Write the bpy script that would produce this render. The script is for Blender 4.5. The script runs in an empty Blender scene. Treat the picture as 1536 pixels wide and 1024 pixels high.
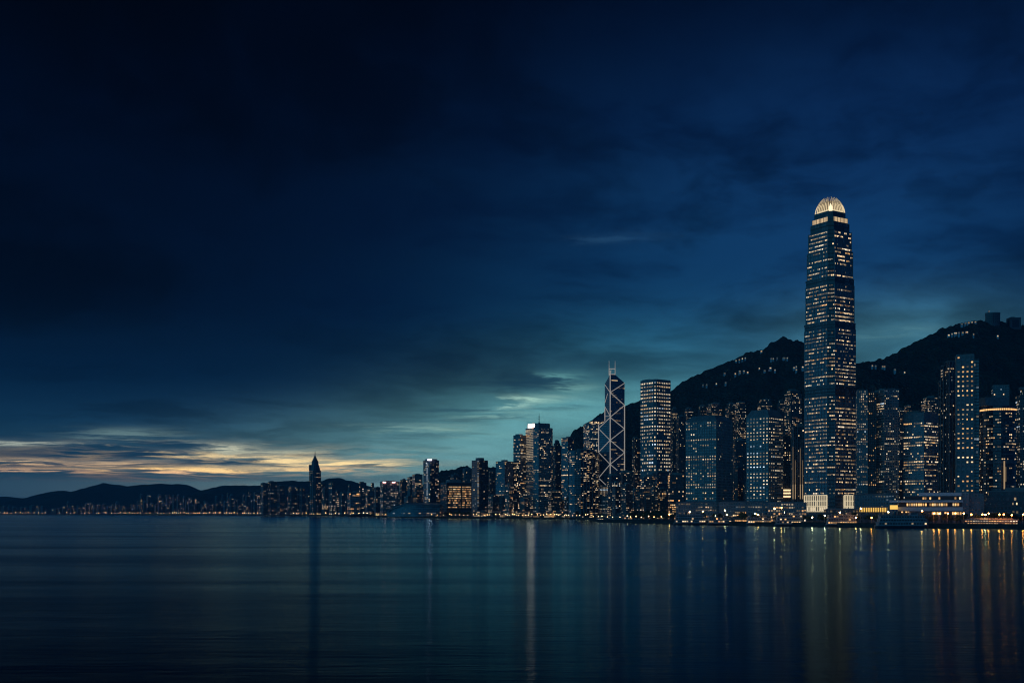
import bpy, math, random
from mathutils import Vector, noise
R = random.Random(11)
F = 1707.0; HZ = 767.5; CH = 16.0; GZ = 4.0
C = bpy.context.scene.collection
PI = math.pi
HAZE = True

def at(X, Y, D): return Vector(((X - 768) / F * D, D, CH + (HZ - Y) / F * D))
def zof(Y, D): return CH + (HZ - Y) / F * D
def lin(r, g, b):
    f = lambda c: (c / 255 / 12.92) if c / 255 <= .04045 else ((c / 255 + .055) / 1.055) ** 2.4
    return (f(r), f(g), f(b))

# ------------------------------------------------------------------ materials
def newmat(n):
    m = bpy.data.materials.new(n); m.use_nodes = True
    nt = m.node_tree
    return m, nt, nt.nodes['Principled BSDF']
def NM(nt, op, a, b=None, c=None):
    n = nt.nodes.new('ShaderNodeMath'); n.operation = op
    for i, v in enumerate((a, b, c)):
        if v is None: continue
        if isinstance(v, (int, float)): n.inputs[i].default_value = v
        else: nt.links.new(v, n.inputs[i])
    return n.outputs[0]
def mixc(nt, fac, a, b, mode='MIX'):
    n = nt.nodes.new('ShaderNodeMix'); n.data_type = 'RGBA'; n.blend_type = mode
    for s, v in ((0, fac), (6, a), (7, b)):
        if isinstance(v, (int, float)): n.inputs[s].default_value = v
        elif isinstance(v, tuple): n.inputs[s].default_value = (*v[:3], 1)
        else: nt.links.new(v, n.inputs[s])
    return n.outputs[2]
def noisetex(nt, vec, scale, detail=3, rough=.5, dim='3D', dist=0):
    n = nt.nodes.new('ShaderNodeTexNoise'); n.noise_dimensions = dim
    n.inputs['Scale'].default_value = scale; n.inputs['Detail'].default_value = detail
    n.inputs['Roughness'].default_value = rough; n.inputs['Distortion'].default_value = dist
    if vec is not None: nt.links.new(vec, n.inputs['Vector'])
    return n
def ramp01(nt, v, lo, hi, kind='SMOOTHSTEP'):
    n = nt.nodes.new('ShaderNodeMapRange'); n.interpolation_type = kind; n.clamp = True if kind == 'LINEAR' else False
    nt.links.new(v, n.inputs[0]); n.inputs[1].default_value = lo; n.inputs[2].default_value = hi
    return n.outputs[0]

def plain(name, rgb, rough=.7, metal=0, var=.25, scale=.3):
    m, nt, p = newmat(name)
    tc = nt.nodes.new('ShaderNodeTexCoord')
    nz = noisetex(nt, tc.outputs['Object'], scale, 5, .6)
    f = ramp01(nt, nz.outputs['Fac'], .3, .7)
    nt.links.new(mixc(nt, f, tuple(c * (1 - var) for c in rgb), tuple(c * (1 + var) for c in rgb)), p.inputs['Base Color'])
    p.inputs['Roughness'].default_value = rough; p.inputs['Metallic'].default_value = metal
    return m

def facade(name, wall, glass, ww, wh, grough=.12, gspec=1.0, ior=1.9, wrough=.55, wmetal=0.0, blinds=.25):
    """window grid in cell units (uv 0..bays, 0..floors); every pane its own tone"""
    m, nt, p = newmat(name)
    uv = nt.nodes.new('ShaderNodeUVMap'); sp = nt.nodes.new('ShaderNodeSeparateXYZ'); nt.links.new(uv.outputs[0], sp.inputs[0])
    u, v = sp.outputs[0], sp.outputs[1]
    du = NM(nt, 'ABSOLUTE', NM(nt, 'SUBTRACT', NM(nt, 'FRACT', u), .5))
    dv = NM(nt, 'ABSOLUTE', NM(nt, 'SUBTRACT', NM(nt, 'FRACT', v), .5))
    win = NM(nt, 'MULTIPLY', NM(nt, 'LESS_THAN', du, ww / 2), NM(nt, 'LESS_THAN', dv, wh / 2))
    oi = nt.nodes.new('ShaderNodeObjectInfo')
    cb = nt.nodes.new('ShaderNodeCombineXYZ')
    nt.links.new(NM(nt, 'FLOOR', u), cb.inputs[0]); nt.links.new(NM(nt, 'FLOOR', v), cb.inputs[1])
    nt.links.new(NM(nt, 'MULTIPLY', oi.outputs['Random'], 91.7), cb.inputs[2])
    wn = nt.nodes.new('ShaderNodeTexWhiteNoise'); nt.links.new(cb.outputs[0], wn.inputs['Vector'])
    r = wn.outputs['Value']
    bl = NM(nt, 'MULTIPLY', NM(nt, 'GREATER_THAN', r, 1 - blinds), NM(nt, 'MULTIPLY', r, r))
    gcol = mixc(nt, bl, glass, tuple(min(1, c * 2 + .10) for c in glass))
    tc = nt.nodes.new('ShaderNodeTexCoord')
    nz = noisetex(nt, tc.outputs['Object'], .05, 6, .65)
    wcol = mixc(nt, ramp01(nt, nz.outputs['Fac'], .3, .7), tuple(c * .72 for c in wall), tuple(c * 1.2 for c in wall))
    nt.links.new(mixc(nt, win, wcol, gcol), p.inputs['Base Color'])
    nt.links.new(NM(nt, 'ADD', NM(nt, 'MULTIPLY', win, grough - wrough), NM(nt, 'ADD', wrough, NM(nt, 'MULTIPLY', NM(nt, 'MULTIPLY', r, win), .18))), p.inputs['Roughness'])
    nt.links.new(NM(nt, 'ADD', NM(nt, 'MULTIPLY', win, ior - 1.45), 1.45), p.inputs['IOR'])
    p.inputs['Metallic'].default_value = wmetal
    # panes never sit perfectly flat
    nrm = nt.nodes.new('ShaderNodeBump'); nrm.inputs['Strength'].default_value = .12; nrm.inputs['Distance'].default_value = .4
    nt.links.new(NM(nt, 'MULTIPLY', win, -1.0), nrm.inputs['Height'])
    nt.links.new(nrm.outputs[0], p.inputs['Normal'])
    return m

def lit(name, rgb, s, sampled=False):
    m, nt, p = newmat(name)
    p.inputs['Base Color'].default_value = (.05, .05, .05, 1)
    p.inputs['Emission Color'].default_value = (*rgb, 1); p.inputs['Emission Strength'].default_value = s
    m.cycles.emission_sampling = 'FRONT_BACK' if sampled else 'NONE'
    return m

MAT = {}
MAT['glass_blue'] = facade('blue_curtain_wall', (.16, .19, .22), (.035, .055, .07), .86, .70)
MAT['glass_pale'] = facade('pale_curtain_wall', (.34, .37, .38), (.06, .085, .10), .74, .62)
MAT['glass_dark'] = facade('dark_curtain_wall', (.05, .06, .07), (.015, .022, .03), .88, .72, ior=1.6)
MAT['glass_navy'] = facade('navy_curtain_wall', (.07, .09, .11), (.02, .03, .045), .9, .78, ior=1.8)
MAT['grid_pale'] = facade('pale_stone_grid', (.42, .42, .40), (.03, .04, .05), .58, .56, ior=1.7)
MAT['grid_mid'] = facade('grey_concrete_grid', (.26, .27, .28), (.025, .032, .04), .6, .55, ior=1.6)
MAT['grid_dark'] = facade('dark_stone_grid', (.10, .105, .115), (.02, .025, .03), .6, .6, ior=1.5)
MAT['flats'] = facade('painted_flats', (.20, .205, .21), (.02, .025, .03), .5, .5, ior=1.5, wrough=.8)
MAT['flats_dark'] = facade('weathered_flats', (.11, .115, .12), (.015, .02, .025), .5, .5, ior=1.5, wrough=.85)
MAT['roof'] = plain('roof_deck', (.12, .125, .13), .85)
MAT['quay'] = plain('stained_quay_wall', (.045, .045, .043), .9, var=.5, scale=.2)
MAT['roof_pale'] = plain('pale_metal_roof', (.22, .24, .25), .45)
MAT['metal'] = plain('grey_metal', (.22, .23, .24), .45)
MAT['dark'] = plain('dark_steel', (.03, .033, .036), .5)
MAT['concrete'] = plain('concrete', (.25, .25, .24), .85, scale=.08)
MAT['white'] = plain('white_paint', (.62, .64, .65), .4, var=.08)
MAT['ferry_paint'] = plain('ferry_paint', (.30, .32, .33), .45, var=.2)
MAT['hull'] = plain('dark_hull_paint', (.03, .045, .06), .35)
MAT['bark'] = plain('bark', (.07, .055, .04), .9, scale=3)
MAT['asphalt'] = plain('asphalt', (.05, .05, .052), .9, scale=.05)

COL = {'warm': (1, .69, .37), 'amber': (1, .53, .19), 'white': (1, .80, .54), 'cool': (.70, .86, 1.0), 'orange': (1, .33, .07), 'pink': (1, .55, .48)}
LEV = (.13, .36, .80, 1.45)
LIT = {(c, i): lit(f'{c}_window_light_{i}', COL[c], s) for c in ('warm', 'amber', 'white', 'cool') for i, s in enumerate(LEV)}
LK = list(LIT)
PAL = {'warm': ['warm'] * 6 + ['white'] * 3 + ['amber'], 'amber': ['amber'] * 6 + ['warm'] * 3 + ['white'], 'white': ['white'] * 6 + ['warm'] * 3 + ['cool'],
       'cool': ['cool'] * 4 + ['white'] * 4 + ['warm'] * 2}
MAT['beam'] = lit('lit_white_truss', (1, .93, .84), .31)
MAT['sign'] = lit('white_sign_light', (1, .56, .42), 11, True)
MAT['sign_soft'] = lit('soft_sign_light', (.9, .78, 1), 8, True)
MAT['sign_pink'] = lit('pink_sign_light', (1, .5, .45), 5)
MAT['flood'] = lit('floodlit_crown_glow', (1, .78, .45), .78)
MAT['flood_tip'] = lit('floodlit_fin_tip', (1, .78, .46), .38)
MAT['flood_hot'] = lit('floodlit_core_glow', (1, .84, .54), 1.3)
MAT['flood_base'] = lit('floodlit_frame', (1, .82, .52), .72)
MAT['golden'] = lit('golden_hall_light', (1, .58, .12), 1.1)
MAT['shop'] = lit('shopfront_light', (1, .50, .16), 1.5)
MAT['lamp_orange'] = lit('sodium_lamp', (1, .25, .035), 85, True)
MAT['lamp_amber'] = lit('amber_lamp', (1, .42, .10), 70, True)
MAT['lamp_white'] = lit('white_lamp', (1, .70, .32), 60, True)
MAT['lamp_mid'] = lit('middle_shore_lamp', (1, .58, .24), 11)
MAT['lamp_far'] = lit('far_promenade_lamp', (1, .58, .26), 6)
MAT['lamp_farw'] = lit('far_white_lamp', (1, .76, .46), 6)

# ------------------------------------------------------------------ mesh helper
class MB:
    def __init__(s): s.v = []; s.f = []; s.uv = []; s.mi = []; s.mats = []
    def m(s, mat):
        if mat not in s.mats: s.mats.append(mat)
        return s.mats.index(mat)
    def poly(s, pts, mat, uv=None):
        b = len(s.v); s.v += [tuple(p) for p in pts]; s.f.append(tuple(range(b, b + len(pts))))
        s.uv += uv if uv else [(0.02, 0.02)] * len(pts); s.mi.append(s.m(mat))
    def wall(s, p0, p1, z0, z1, mat, n, fl):
        s.poly([(p0[0], p0[1], z0), (p1[0], p1[1], z0), (p1[0], p1[1], z1), (p0[0], p0[1], z1)], mat, [(0, 0), (n, 0), (n, fl), (0, fl)])
    def prism(s, poly, z0, z1, mat, cap=None, fh=3.6, bw=3.2, top=None, bottom=False):
        tp = top or poly; n = len(poly); fl = max(1, round((z1 - z0) / fh))
        for i in range(n):
            a, b = poly[i], poly[(i + 1) % n]; ta, tb = tp[i], tp[(i + 1) % n]
            L = math.hypot(b[0] - a[0], b[1] - a[1]); k = max(1, round(L / bw))
            s.poly([(a[0], a[1], z0), (b[0], b[1], z0), (tb[0], tb[1], z1), (ta[0], ta[1], z1)], mat, [(0, 0), (k, 0), (k, fl), (0, fl)])
        s.poly([(p[0], p[1], z1) for p in tp], cap or mat)
        if bottom: s.poly([(p[0], p[1], z0) for p in reversed(poly)], cap or mat)
    def box(s, c, size, mat, rz=0.0):
        hx, hy = size[0] / 2, size[1] / 2; ca, sa = math.cos(rz), math.sin(rz)
        P = [(c[0] + x * ca - y * sa, c[1] + x * sa + y * ca) for x, y in ((-hx, -hy), (hx, -hy), (hx, hy), (-hx, hy))]
        s.prism(P, c[2], c[2] + size[2], mat, mat, 1e6, 1e6, bottom=True)
    def bar(s, a, b, w, mat, w2=None):
        a, b = Vector(a), Vector(b); d = (b - a).normalized(); w2 = w if w2 is None else w2
        up = Vector((0, 0, 1)) if abs(d.z) < .95 else Vector((1, 0, 0))
        x = d.cross(up).normalized(); y = x.cross(d).normalized()
        A = [a + (x * i + y * j) * w / 2 for i, j in ((-1, -1), (1, -1), (1, 1), (-1, 1))]
        B = [b + (x * i + y * j) * w2 / 2 for i, j in ((-1, -1), (1, -1), (1, 1), (-1, 1))]
        for i in range(4): s.poly([A[i], B[i], B[(i + 1) % 4], A[(i + 1) % 4]], mat)
        s.poly(A, mat); s.poly(B[::-1], mat)
    def cyl(s, c, r, h, mat, n=12, r2=None, cap=True):
        r2 = r if r2 is None else r2
        P = [(c[0] + r * math.cos(2 * PI * i / n), c[1] + r * math.sin(2 * PI * i / n)) for i in range(n)]
        T = [(c[0] + r2 * math.cos(2 * PI * i / n), c[1] + r2 * math.sin(2 * PI * i / n)) for i in range(n)]
        s.prism(P, c[2], c[2] + h, mat, mat, 1e6, 1e6, top=T, bottom=True)
    def ball(s, c, r, mat, n=8, m=5, sq=1.0):
        for j in range(m):
            t0, t1 = PI * j / m - PI / 2, PI * (j + 1) / m - PI / 2
            for i in range(n):
                a0, a1 = 2 * PI * i / n, 2 * PI * (i + 1) / n
                g = lambda t, a: (c[0] + r * math.cos(t) * math.cos(a), c[1] + r * math.cos(t) * math.sin(a), c[2] + r * sq * math.sin(t))
                s.poly([g(t0, a0), g(t0, a1), g(t1, a1), g(t1, a0)], mat)
    def build(s, name, parent=None, loc=None, org=(0, 0, 0)):
        me = bpy.data.meshes.new(name)
        o3 = Vector(org)
        me.from_pydata([Vector(p) - o3 for p in s.v], [], s.f)
        for m in s.mats: me.materials.append(m)
        me.polygons.foreach_set('material_index', s.mi)
        ul = me.uv_layers.new(name='UVMap'); ul.data.foreach_set('uv', [c for p in s.uv for c in p])
        me.update()
        o = bpy.data.objects.new(name, me); C.objects.link(o)
        if parent is not None: o.parent = parent
        if loc is not None: o.location = loc
        return o

def tag(o, label=None, cat=None, group=None, kind=None):
    for k, v in (('label', label), ('category', cat), ('group', group), ('kind', kind)):
        if v: o[k] = v
    return o
def root(name, label, cat, loc, group=None):
    o = bpy.data.objects.new(name, None); C.objects.link(o); o.location = loc
    return tag(o, label, cat, group)
def dup(src, loc, rz=0, sc=None, label=None, group=None):
    r = src.copy(); C.objects.link(r); r.location = loc; r.rotation_euler = (0, 0, rz)
    if sc: r.scale = (sc, sc, sc)
    if label: r['label'] = label
    if group: r['group'] = group
    for ch in list(src.children):
        c = ch.copy(); C.objects.link(c); c.parent = r
        for g in ch.children:
            d = g.copy(); C.objects.link(d); d.parent = c
    return r

# ------------------------------------------------------------------ lit windows
def litquads(faces, rng, fh, bw, ww, wh, p=.15, full=.05, pal='warm', lev=(3, 4, 4, 2), topbias=0.0, run=.25, dark=.2):
    """faces: (p0, p1, z0, z1); returns [(quad, material key)] on faces turned to the water"""
    out = []; ww *= rng.uniform(.78, 1.02); wh *= rng.uniform(.72, 1.02)
    for (a, b, z0, z1) in faces:
        L = math.hypot(b[0] - a[0], b[1] - a[1])
        nx, ny = (b[1] - a[1]) / L, -(b[0] - a[0]) / L
        if nx * (0 - (a[0] + b[0]) / 2) + ny * (0 - (a[1] + b[1]) / 2) <= 0: continue
        n = max(1, round(L / bw)); fl = max(1, round((z1 - z0) / fh)); cw = L / n; ch = (z1 - z0) / fl
        dx, dy = (b[0] - a[0]) / L, (b[1] - a[1]) / L
        for j in range(fl):
            t = j / fl
            q = rng.random()
            pr = .88 if q < full else (0.02 if q < full + dark else p * rng.uniform(.4, 1.7))
            pr = min(.95, pr * 1.25)
            pr *= 1 + topbias * (t - .5) * 2
            on = False; key = None
            for i in range(n):
                on = rng.random() < (pr + (1 - pr) * run if on else pr * (1 - run * .6))
                if not on: continue
                if key is None or rng.random() < .4:
                    key = (rng.choice(PAL[pal]), rng.choices((0, 1, 2, 3), lev)[0])
                w = cw * ww * (1 if rng.random() < .7 else rng.uniform(.5, .9)); h = ch * wh * (1 if rng.random() < .6 else rng.uniform(.5, .95))
                u0 = (i + .5) * cw - cw * ww / 2; zt = z0 + (j + .5) * ch + ch * wh / 2
                P0 = (a[0] + dx * u0 + nx * .07, a[1] + dy * u0 + ny * .07); P1 = (P0[0] + dx * w, P0[1] + dy * w)
                out.append(([(P0[0], P0[1], zt - h), (P1[0], P1[1], zt - h), (P1[0], P1[1], zt), (P0[0], P0[1], zt)], key))
    return out
def emit_windows(quads, parent, org, singles, rng):
    """up to `singles` panes as parts of their own, the rest of a tower's lit panes as one part"""
    quads = list(quads); rng.shuffle(quads)
    quads.sort(key=lambda q: -q[1][1])
    one, rest = quads[:singles], quads[singles:]
    for q, k in one:
        b = MB(); b.poly(q, LIT[k]); b.build('window', parent, org=org)
    if rest:
        b = MB()
        for q, k in rest: b.poly(q, LIT[k])
        o = b.build('lit_window_grid', parent, org=org); o['kind'] = 'stuff'

# ------------------------------------------------------------------ towers
def plan(X0, Xm, X1, D, asp=1.0):
    """rectangle whose near corner stands at Xm and whose two seen faces span X0..Xm and Xm..X1"""
    x = (Xm - 768) / F * D; az = math.atan2(x, D)
    r = (math.cos(az), -math.sin(az)); f = (math.sin(az), math.cos(az))
    lw = max(.01, (Xm - X0) / F * D); rw = max(.01, (X1 - Xm) / F * D)
    if lw < .5: ph, b = 0.0, rw; a = rw * asp
    elif rw < .5: ph, a = PI / 2, lw; b = lw * asp
    else:
        ph = math.atan2(lw, rw * asp); b = rw / math.cos(ph); a = lw / math.sin(ph)
        b *= 1 + b * math.sin(ph) / D; a *= 1 + a * math.cos(ph) / D
    dr = (r[0] * math.cos(ph) + f[0] * math.sin(ph), r[1] * math.cos(ph) + f[1] * math.sin(ph))
    dl = (-r[0] * math.sin(ph) + f[0] * math.cos(ph), -r[1] * math.sin(ph) + f[1] * math.cos(ph))
    c = (x, D)
    return [c, (c[0] + dr[0] * b, c[1] + dr[1] * b), (c[0] + dr[0] * b + dl[0] * a, c[1] + dr[1] * b + dl[1] * a), (c[0] + dl[0] * a, c[1] + dl[1] * a)], dr, dl, b, a
def inset(P, k):
    cx = sum(p[0] for p in P) / len(P); cy = sum(p[1] for p in P) / len(P)
    return [(cx + (p[0] - cx) * k, cy + (p[1] - cy) * k) for p in P]
def notch(P, dr, dl, c, d=None):
    """cut the four corners of a rectangle by c metres"""
    d = c if d is None else d
    A, B, Cc, L = P
    ad = lambda p, u, k: (p[0] + u[0] * k, p[1] + u[1] * k)
    return [ad(A, dr, c), ad(B, dr, -c), ad(B, dl, d), ad(Cc, dl, -d), ad(Cc, dr, -c), ad(L, dr, c), ad(L, dl, -d), ad(A, dl, d)]

def fins_on(mb, P, z0, z1, bw, every, w, d, mat):
    n = len(P)
    for i in range(n):
        a, b = P[i], P[(i + 1) % n]; L = math.hypot(b[0] - a[0], b[1] - a[1])
        nx, ny = (b[1] - a[1]) / L, -(b[0] - a[0]) / L
        if nx * -a[0] + ny * -a[1] <= 0: continue
        k = max(1, round(L / bw)); dx, dy = (b[0] - a[0]) / L, (b[1] - a[1]) / L; rz = math.atan2(dy, dx)
        for j in range(0, k + 1, every):
            u = min(max(L * j / k, w / 2), L - w / 2)
            mb.box((a[0] + dx * u + nx * (d / 2 - .02), a[1] + dy * u + ny * (d / 2 - .02), z0), (w, d, z1 - z0 - .003), mat, rz)
def ledges_on(mb, P, z0, z1, fh, every, h, d, mat):
    fl = max(1, round((z1 - z0) / fh)); ch = (z1 - z0) / fl; n = len(P)
    for i in range(n):
        a, b = P[i], P[(i + 1) % n]; L = math.hypot(b[0] - a[0], b[1] - a[1])
        nx, ny = (b[1] - a[1]) / L, -(b[0] - a[0]) / L
        if nx * -a[0] + ny * -a[1] <= 0: continue
        rz = math.atan2(b[1] - a[1], b[0] - a[0])
        for j in range(every, fl, every):
            mb.box(((a[0] + b[0]) / 2 + nx * d / 2, (a[1] + b[1]) / 2 + ny * d / 2, z0 + j * ch - h / 2), (L + .05, d + .02, h), mat, rz)

GLZ = {'glass_blue': (.80, .60), 'glass_pale': (.7, .56), 'glass_dark': (.8, .6), 'glass_navy': (.82, .64), 'grid_pale': (.58, .56), 'grid_mid': (.6, .55), 'grid_dark': (.6, .6), 'flats': (.5, .5), 'flats_dark': (.5, .5)}
def tower(name, label, cat, X0, Xm, X1, Yt, D, style='glass_blue', fh=3.9, bw=3.4, p=.15, full=.05, pal='warm', singles=0, roof='plant', tiers=None, fins=None, ledge=None,
          asp=1.0, group=None, seed=None, lev=(3, 4, 4, 2), topbias=0.0, cut=0.0, base=GZ - .5, run=.25, dark=.2, plant=None, litz=None, mast=None, wsz=None, rf=.7):
    rng = random.Random(seed if seed is not None else int(X0 * 7 + D))
    P, dr, dl, b_, a_ = plan(X0, Xm, X1, D, asp)
    cx = sum(p_[0] for p_ in P) / 4; cy = sum(p_[1] for p_ in P) / 4
    org = (cx, cy, base); rt = root(name, label, cat, org, group)
    if cut: P = notch(P, dr, dl, cut)
    mb = MB(); faces = []
    z = base; Q = P
    for (Y, k) in (tiers or [(Yt, 1.0)]):
        Q = inset(P, k); z1 = zof(Y, D)
        mb.prism(Q, z, z1, MAT[style], MAT['roof'], fh, bw)
        if fins: fins_on(mb, Q, z, z1, bw, fins[0], fins[1], fins[2], MAT[fins[3]])
        if ledge: ledges_on(mb, Q, z, z1, fh, ledge[0], ledge[1], ledge[2], MAT[ledge[3]])
        n = len(Q)
        faces += [(Q[i], Q[(i + 1) % n], z, z1) for i in range(n)]
        z = z1
    mb.build('wall', rt, org=org)
    rz = math.atan2(dr[1], dr[0])
    if roof in ('plant', 'parapet'):
        pb = MB(); n = len(Q); h = 1.3 if D < 3500 else 2
        for i in range(n):
            a, b = Q[i], Q[(i + 1) % n]; L = math.hypot(b[0] - a[0], b[1] - a[1]); nx, ny = (b[1] - a[1]) / L, -(b[0] - a[0]) / L
            pb.box(((a[0] + b[0]) / 2 - nx * .33, (a[1] + b[1]) / 2 - ny * .33, z), (L - .7, .6, h), MAT['concrete'], math.atan2(b[1] - a[1], b[0] - a[0]))
        pb.build('parapet', rt, org=org)
    if roof == 'plant':
        pr_ = rt
        for k in range(plant if plant is not None else rng.choice((1, 2))):
            q = MB(); s1, s2 = rng.uniform(.3, .6), rng.uniform(.3, .6)
            ox, oy = rng.uniform(-.18, .18) * b_, rng.uniform(-.18, .18) * a_
            q.box((cx + dr[0] * ox + dl[0] * oy, cy + dr[1] * ox + dl[1] * oy, z), (b_ * s1, a_ * s2, rng.uniform(2.5, 5) * (1.4 if D > 3500 else 1)), MAT['concrete'], rz)
            pr_ = q.build('plant_room', rt, org=org)
        if D < 2600 and rng.random() < .6:
            q = MB(); q.cyl((cx + dr[0] * b_ * .1, cy + dr[1] * b_ * .1, z), .25, rng.uniform(7, 13), MAT['metal'], 6, .1); q.build('antenna', pr_, org=org)
    if roof == 'mansard':
        T = inset(Q, .70); z2 = zof(plant, D)
        q = MB(); E = inset(Q, 1.02); q.prism(E, z, z + 1.2, MAT['concrete'], MAT['concrete'], 1e6, 1e6, bottom=True)
        q.prism(E, z + 1.2, z2, MAT['roof_pale'], MAT['roof_pale'], 1e6, 1e6, top=T)
        n = len(E)
        for i in range(n):
            for j in range(1, 9):
                t = j / 9
                A = [E[i][c] * (1 - t) + E[(i + 1) % n][c] * t for c in (0, 1)]; B = [T[i][c] * (1 - t) + T[(i + 1) % n][c] * t for c in (0, 1)]
                q.bar((*A, z + 1.3), (*B, z2), .3, MAT['metal'])
        q.build('roof', rt, org=org)
    if mast:
        q = MB(); q.cyl((cx, cy, z), 2.2, 5, MAT['metal'], 8, 1.2); q.cyl((cx, cy, z + 5), .55, zof(mast, D) - z - 5, MAT['metal'], 6, .2)
        for k in (.45, .7): q.bar((cx - 1.6, cy, z + (zof(mast, D) - z) * k), (cx + 1.6, cy, z + (zof(mast, D) - z) * k), .3, MAT['metal'])
        q.build('antenna', rt, org=org)
    ww, wh = wsz or GLZ[style]
    if litz: faces = [(a, b, max(z0, zof(litz[1], D)), min(z1, zof(litz[0], D))) for a, b, z0, z1 in faces if min(z1, zof(litz[0], D)) - max(z0, zof(litz[1], D)) > fh]
    if fins: ww = min(ww, (bw - fins[1]) / bw) if fins[0] == 1 else ww
    n = len(P)
    rfc = [f for f in faces if abs((f[1][0] - f[0][0]) * dr[1] - (f[1][1] - f[0][1]) * dr[0]) < .01 * math.dist(f[0], f[1]) and (f[1][0] - f[0][0]) * dr[0] + (f[1][1] - f[0][1]) * dr[1] > 0] if Xm - X0 > 2 else []
    lfc = [f for f in faces if f not in rfc]; st = rng.getstate()
    qs = litquads(lfc, rng, fh, bw, ww, wh, p, full, pal, lev, topbias, run, dark); r2 = random.Random(); r2.setstate(st)
    qs += litquads(rfc, r2, fh, bw, ww, wh, p * rf, full * rf, pal, lev, topbias, run, dark)
    emit_windows(qs, rt, org, singles, rng)
    rt['_top'] = z
    return rt, P, Q, z, dr, dl, b_, a_, org

# ------------------------------------------------------------------ camera, sun, sky
sc = bpy.context.scene
cam = bpy.data.cameras.new('camera'); co = bpy.data.objects.new('camera', cam); C.objects.link(co)
co.location = (0, 0, CH); co.rotation_euler = (PI / 2, 0, 0)
cam.sensor_width = 36; cam.lens = F / 1536 * 36; cam.shift_y = (HZ - 512) / 1536
cam.clip_start = .5; cam.clip_end = 60000
sc.camera = co
sc.view_settings.view_transform = 'Standard'; sc.view_settings.look = 'None'; sc.view_settings.exposure = 0; sc.view_settings.gamma = 1
sc.cycles.max_bounces = 5; sc.cycles.diffuse_bounces = 2; sc.cycles.glossy_bounces = 3; sc.cycles.volume_bounces = 1; sc.cycles.transparent_max_bounces = 4
sc.cycles.sample_clamp_indirect = 25; sc.cycles.use_denoising = True; sc.cycles.use_adaptive_sampling = False; sc.cycles.filter_width = 1.1; sc.cycles.blur_glossy = .2

sun = bpy.data.lights.new('afterglow_sun', 'SUN'); sun.energy = .02; sun.angle = math.radians(20); sun.color = (1, .8, .6)
so = bpy.data.objects.new('afterglow_sun', sun); C.objects.link(so)
so.rotation_euler = Vector((math.sin(math.radians(-60)), math.cos(math.radians(-60)), .06)).to_track_quat('Z', 'Y').to_euler()

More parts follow.
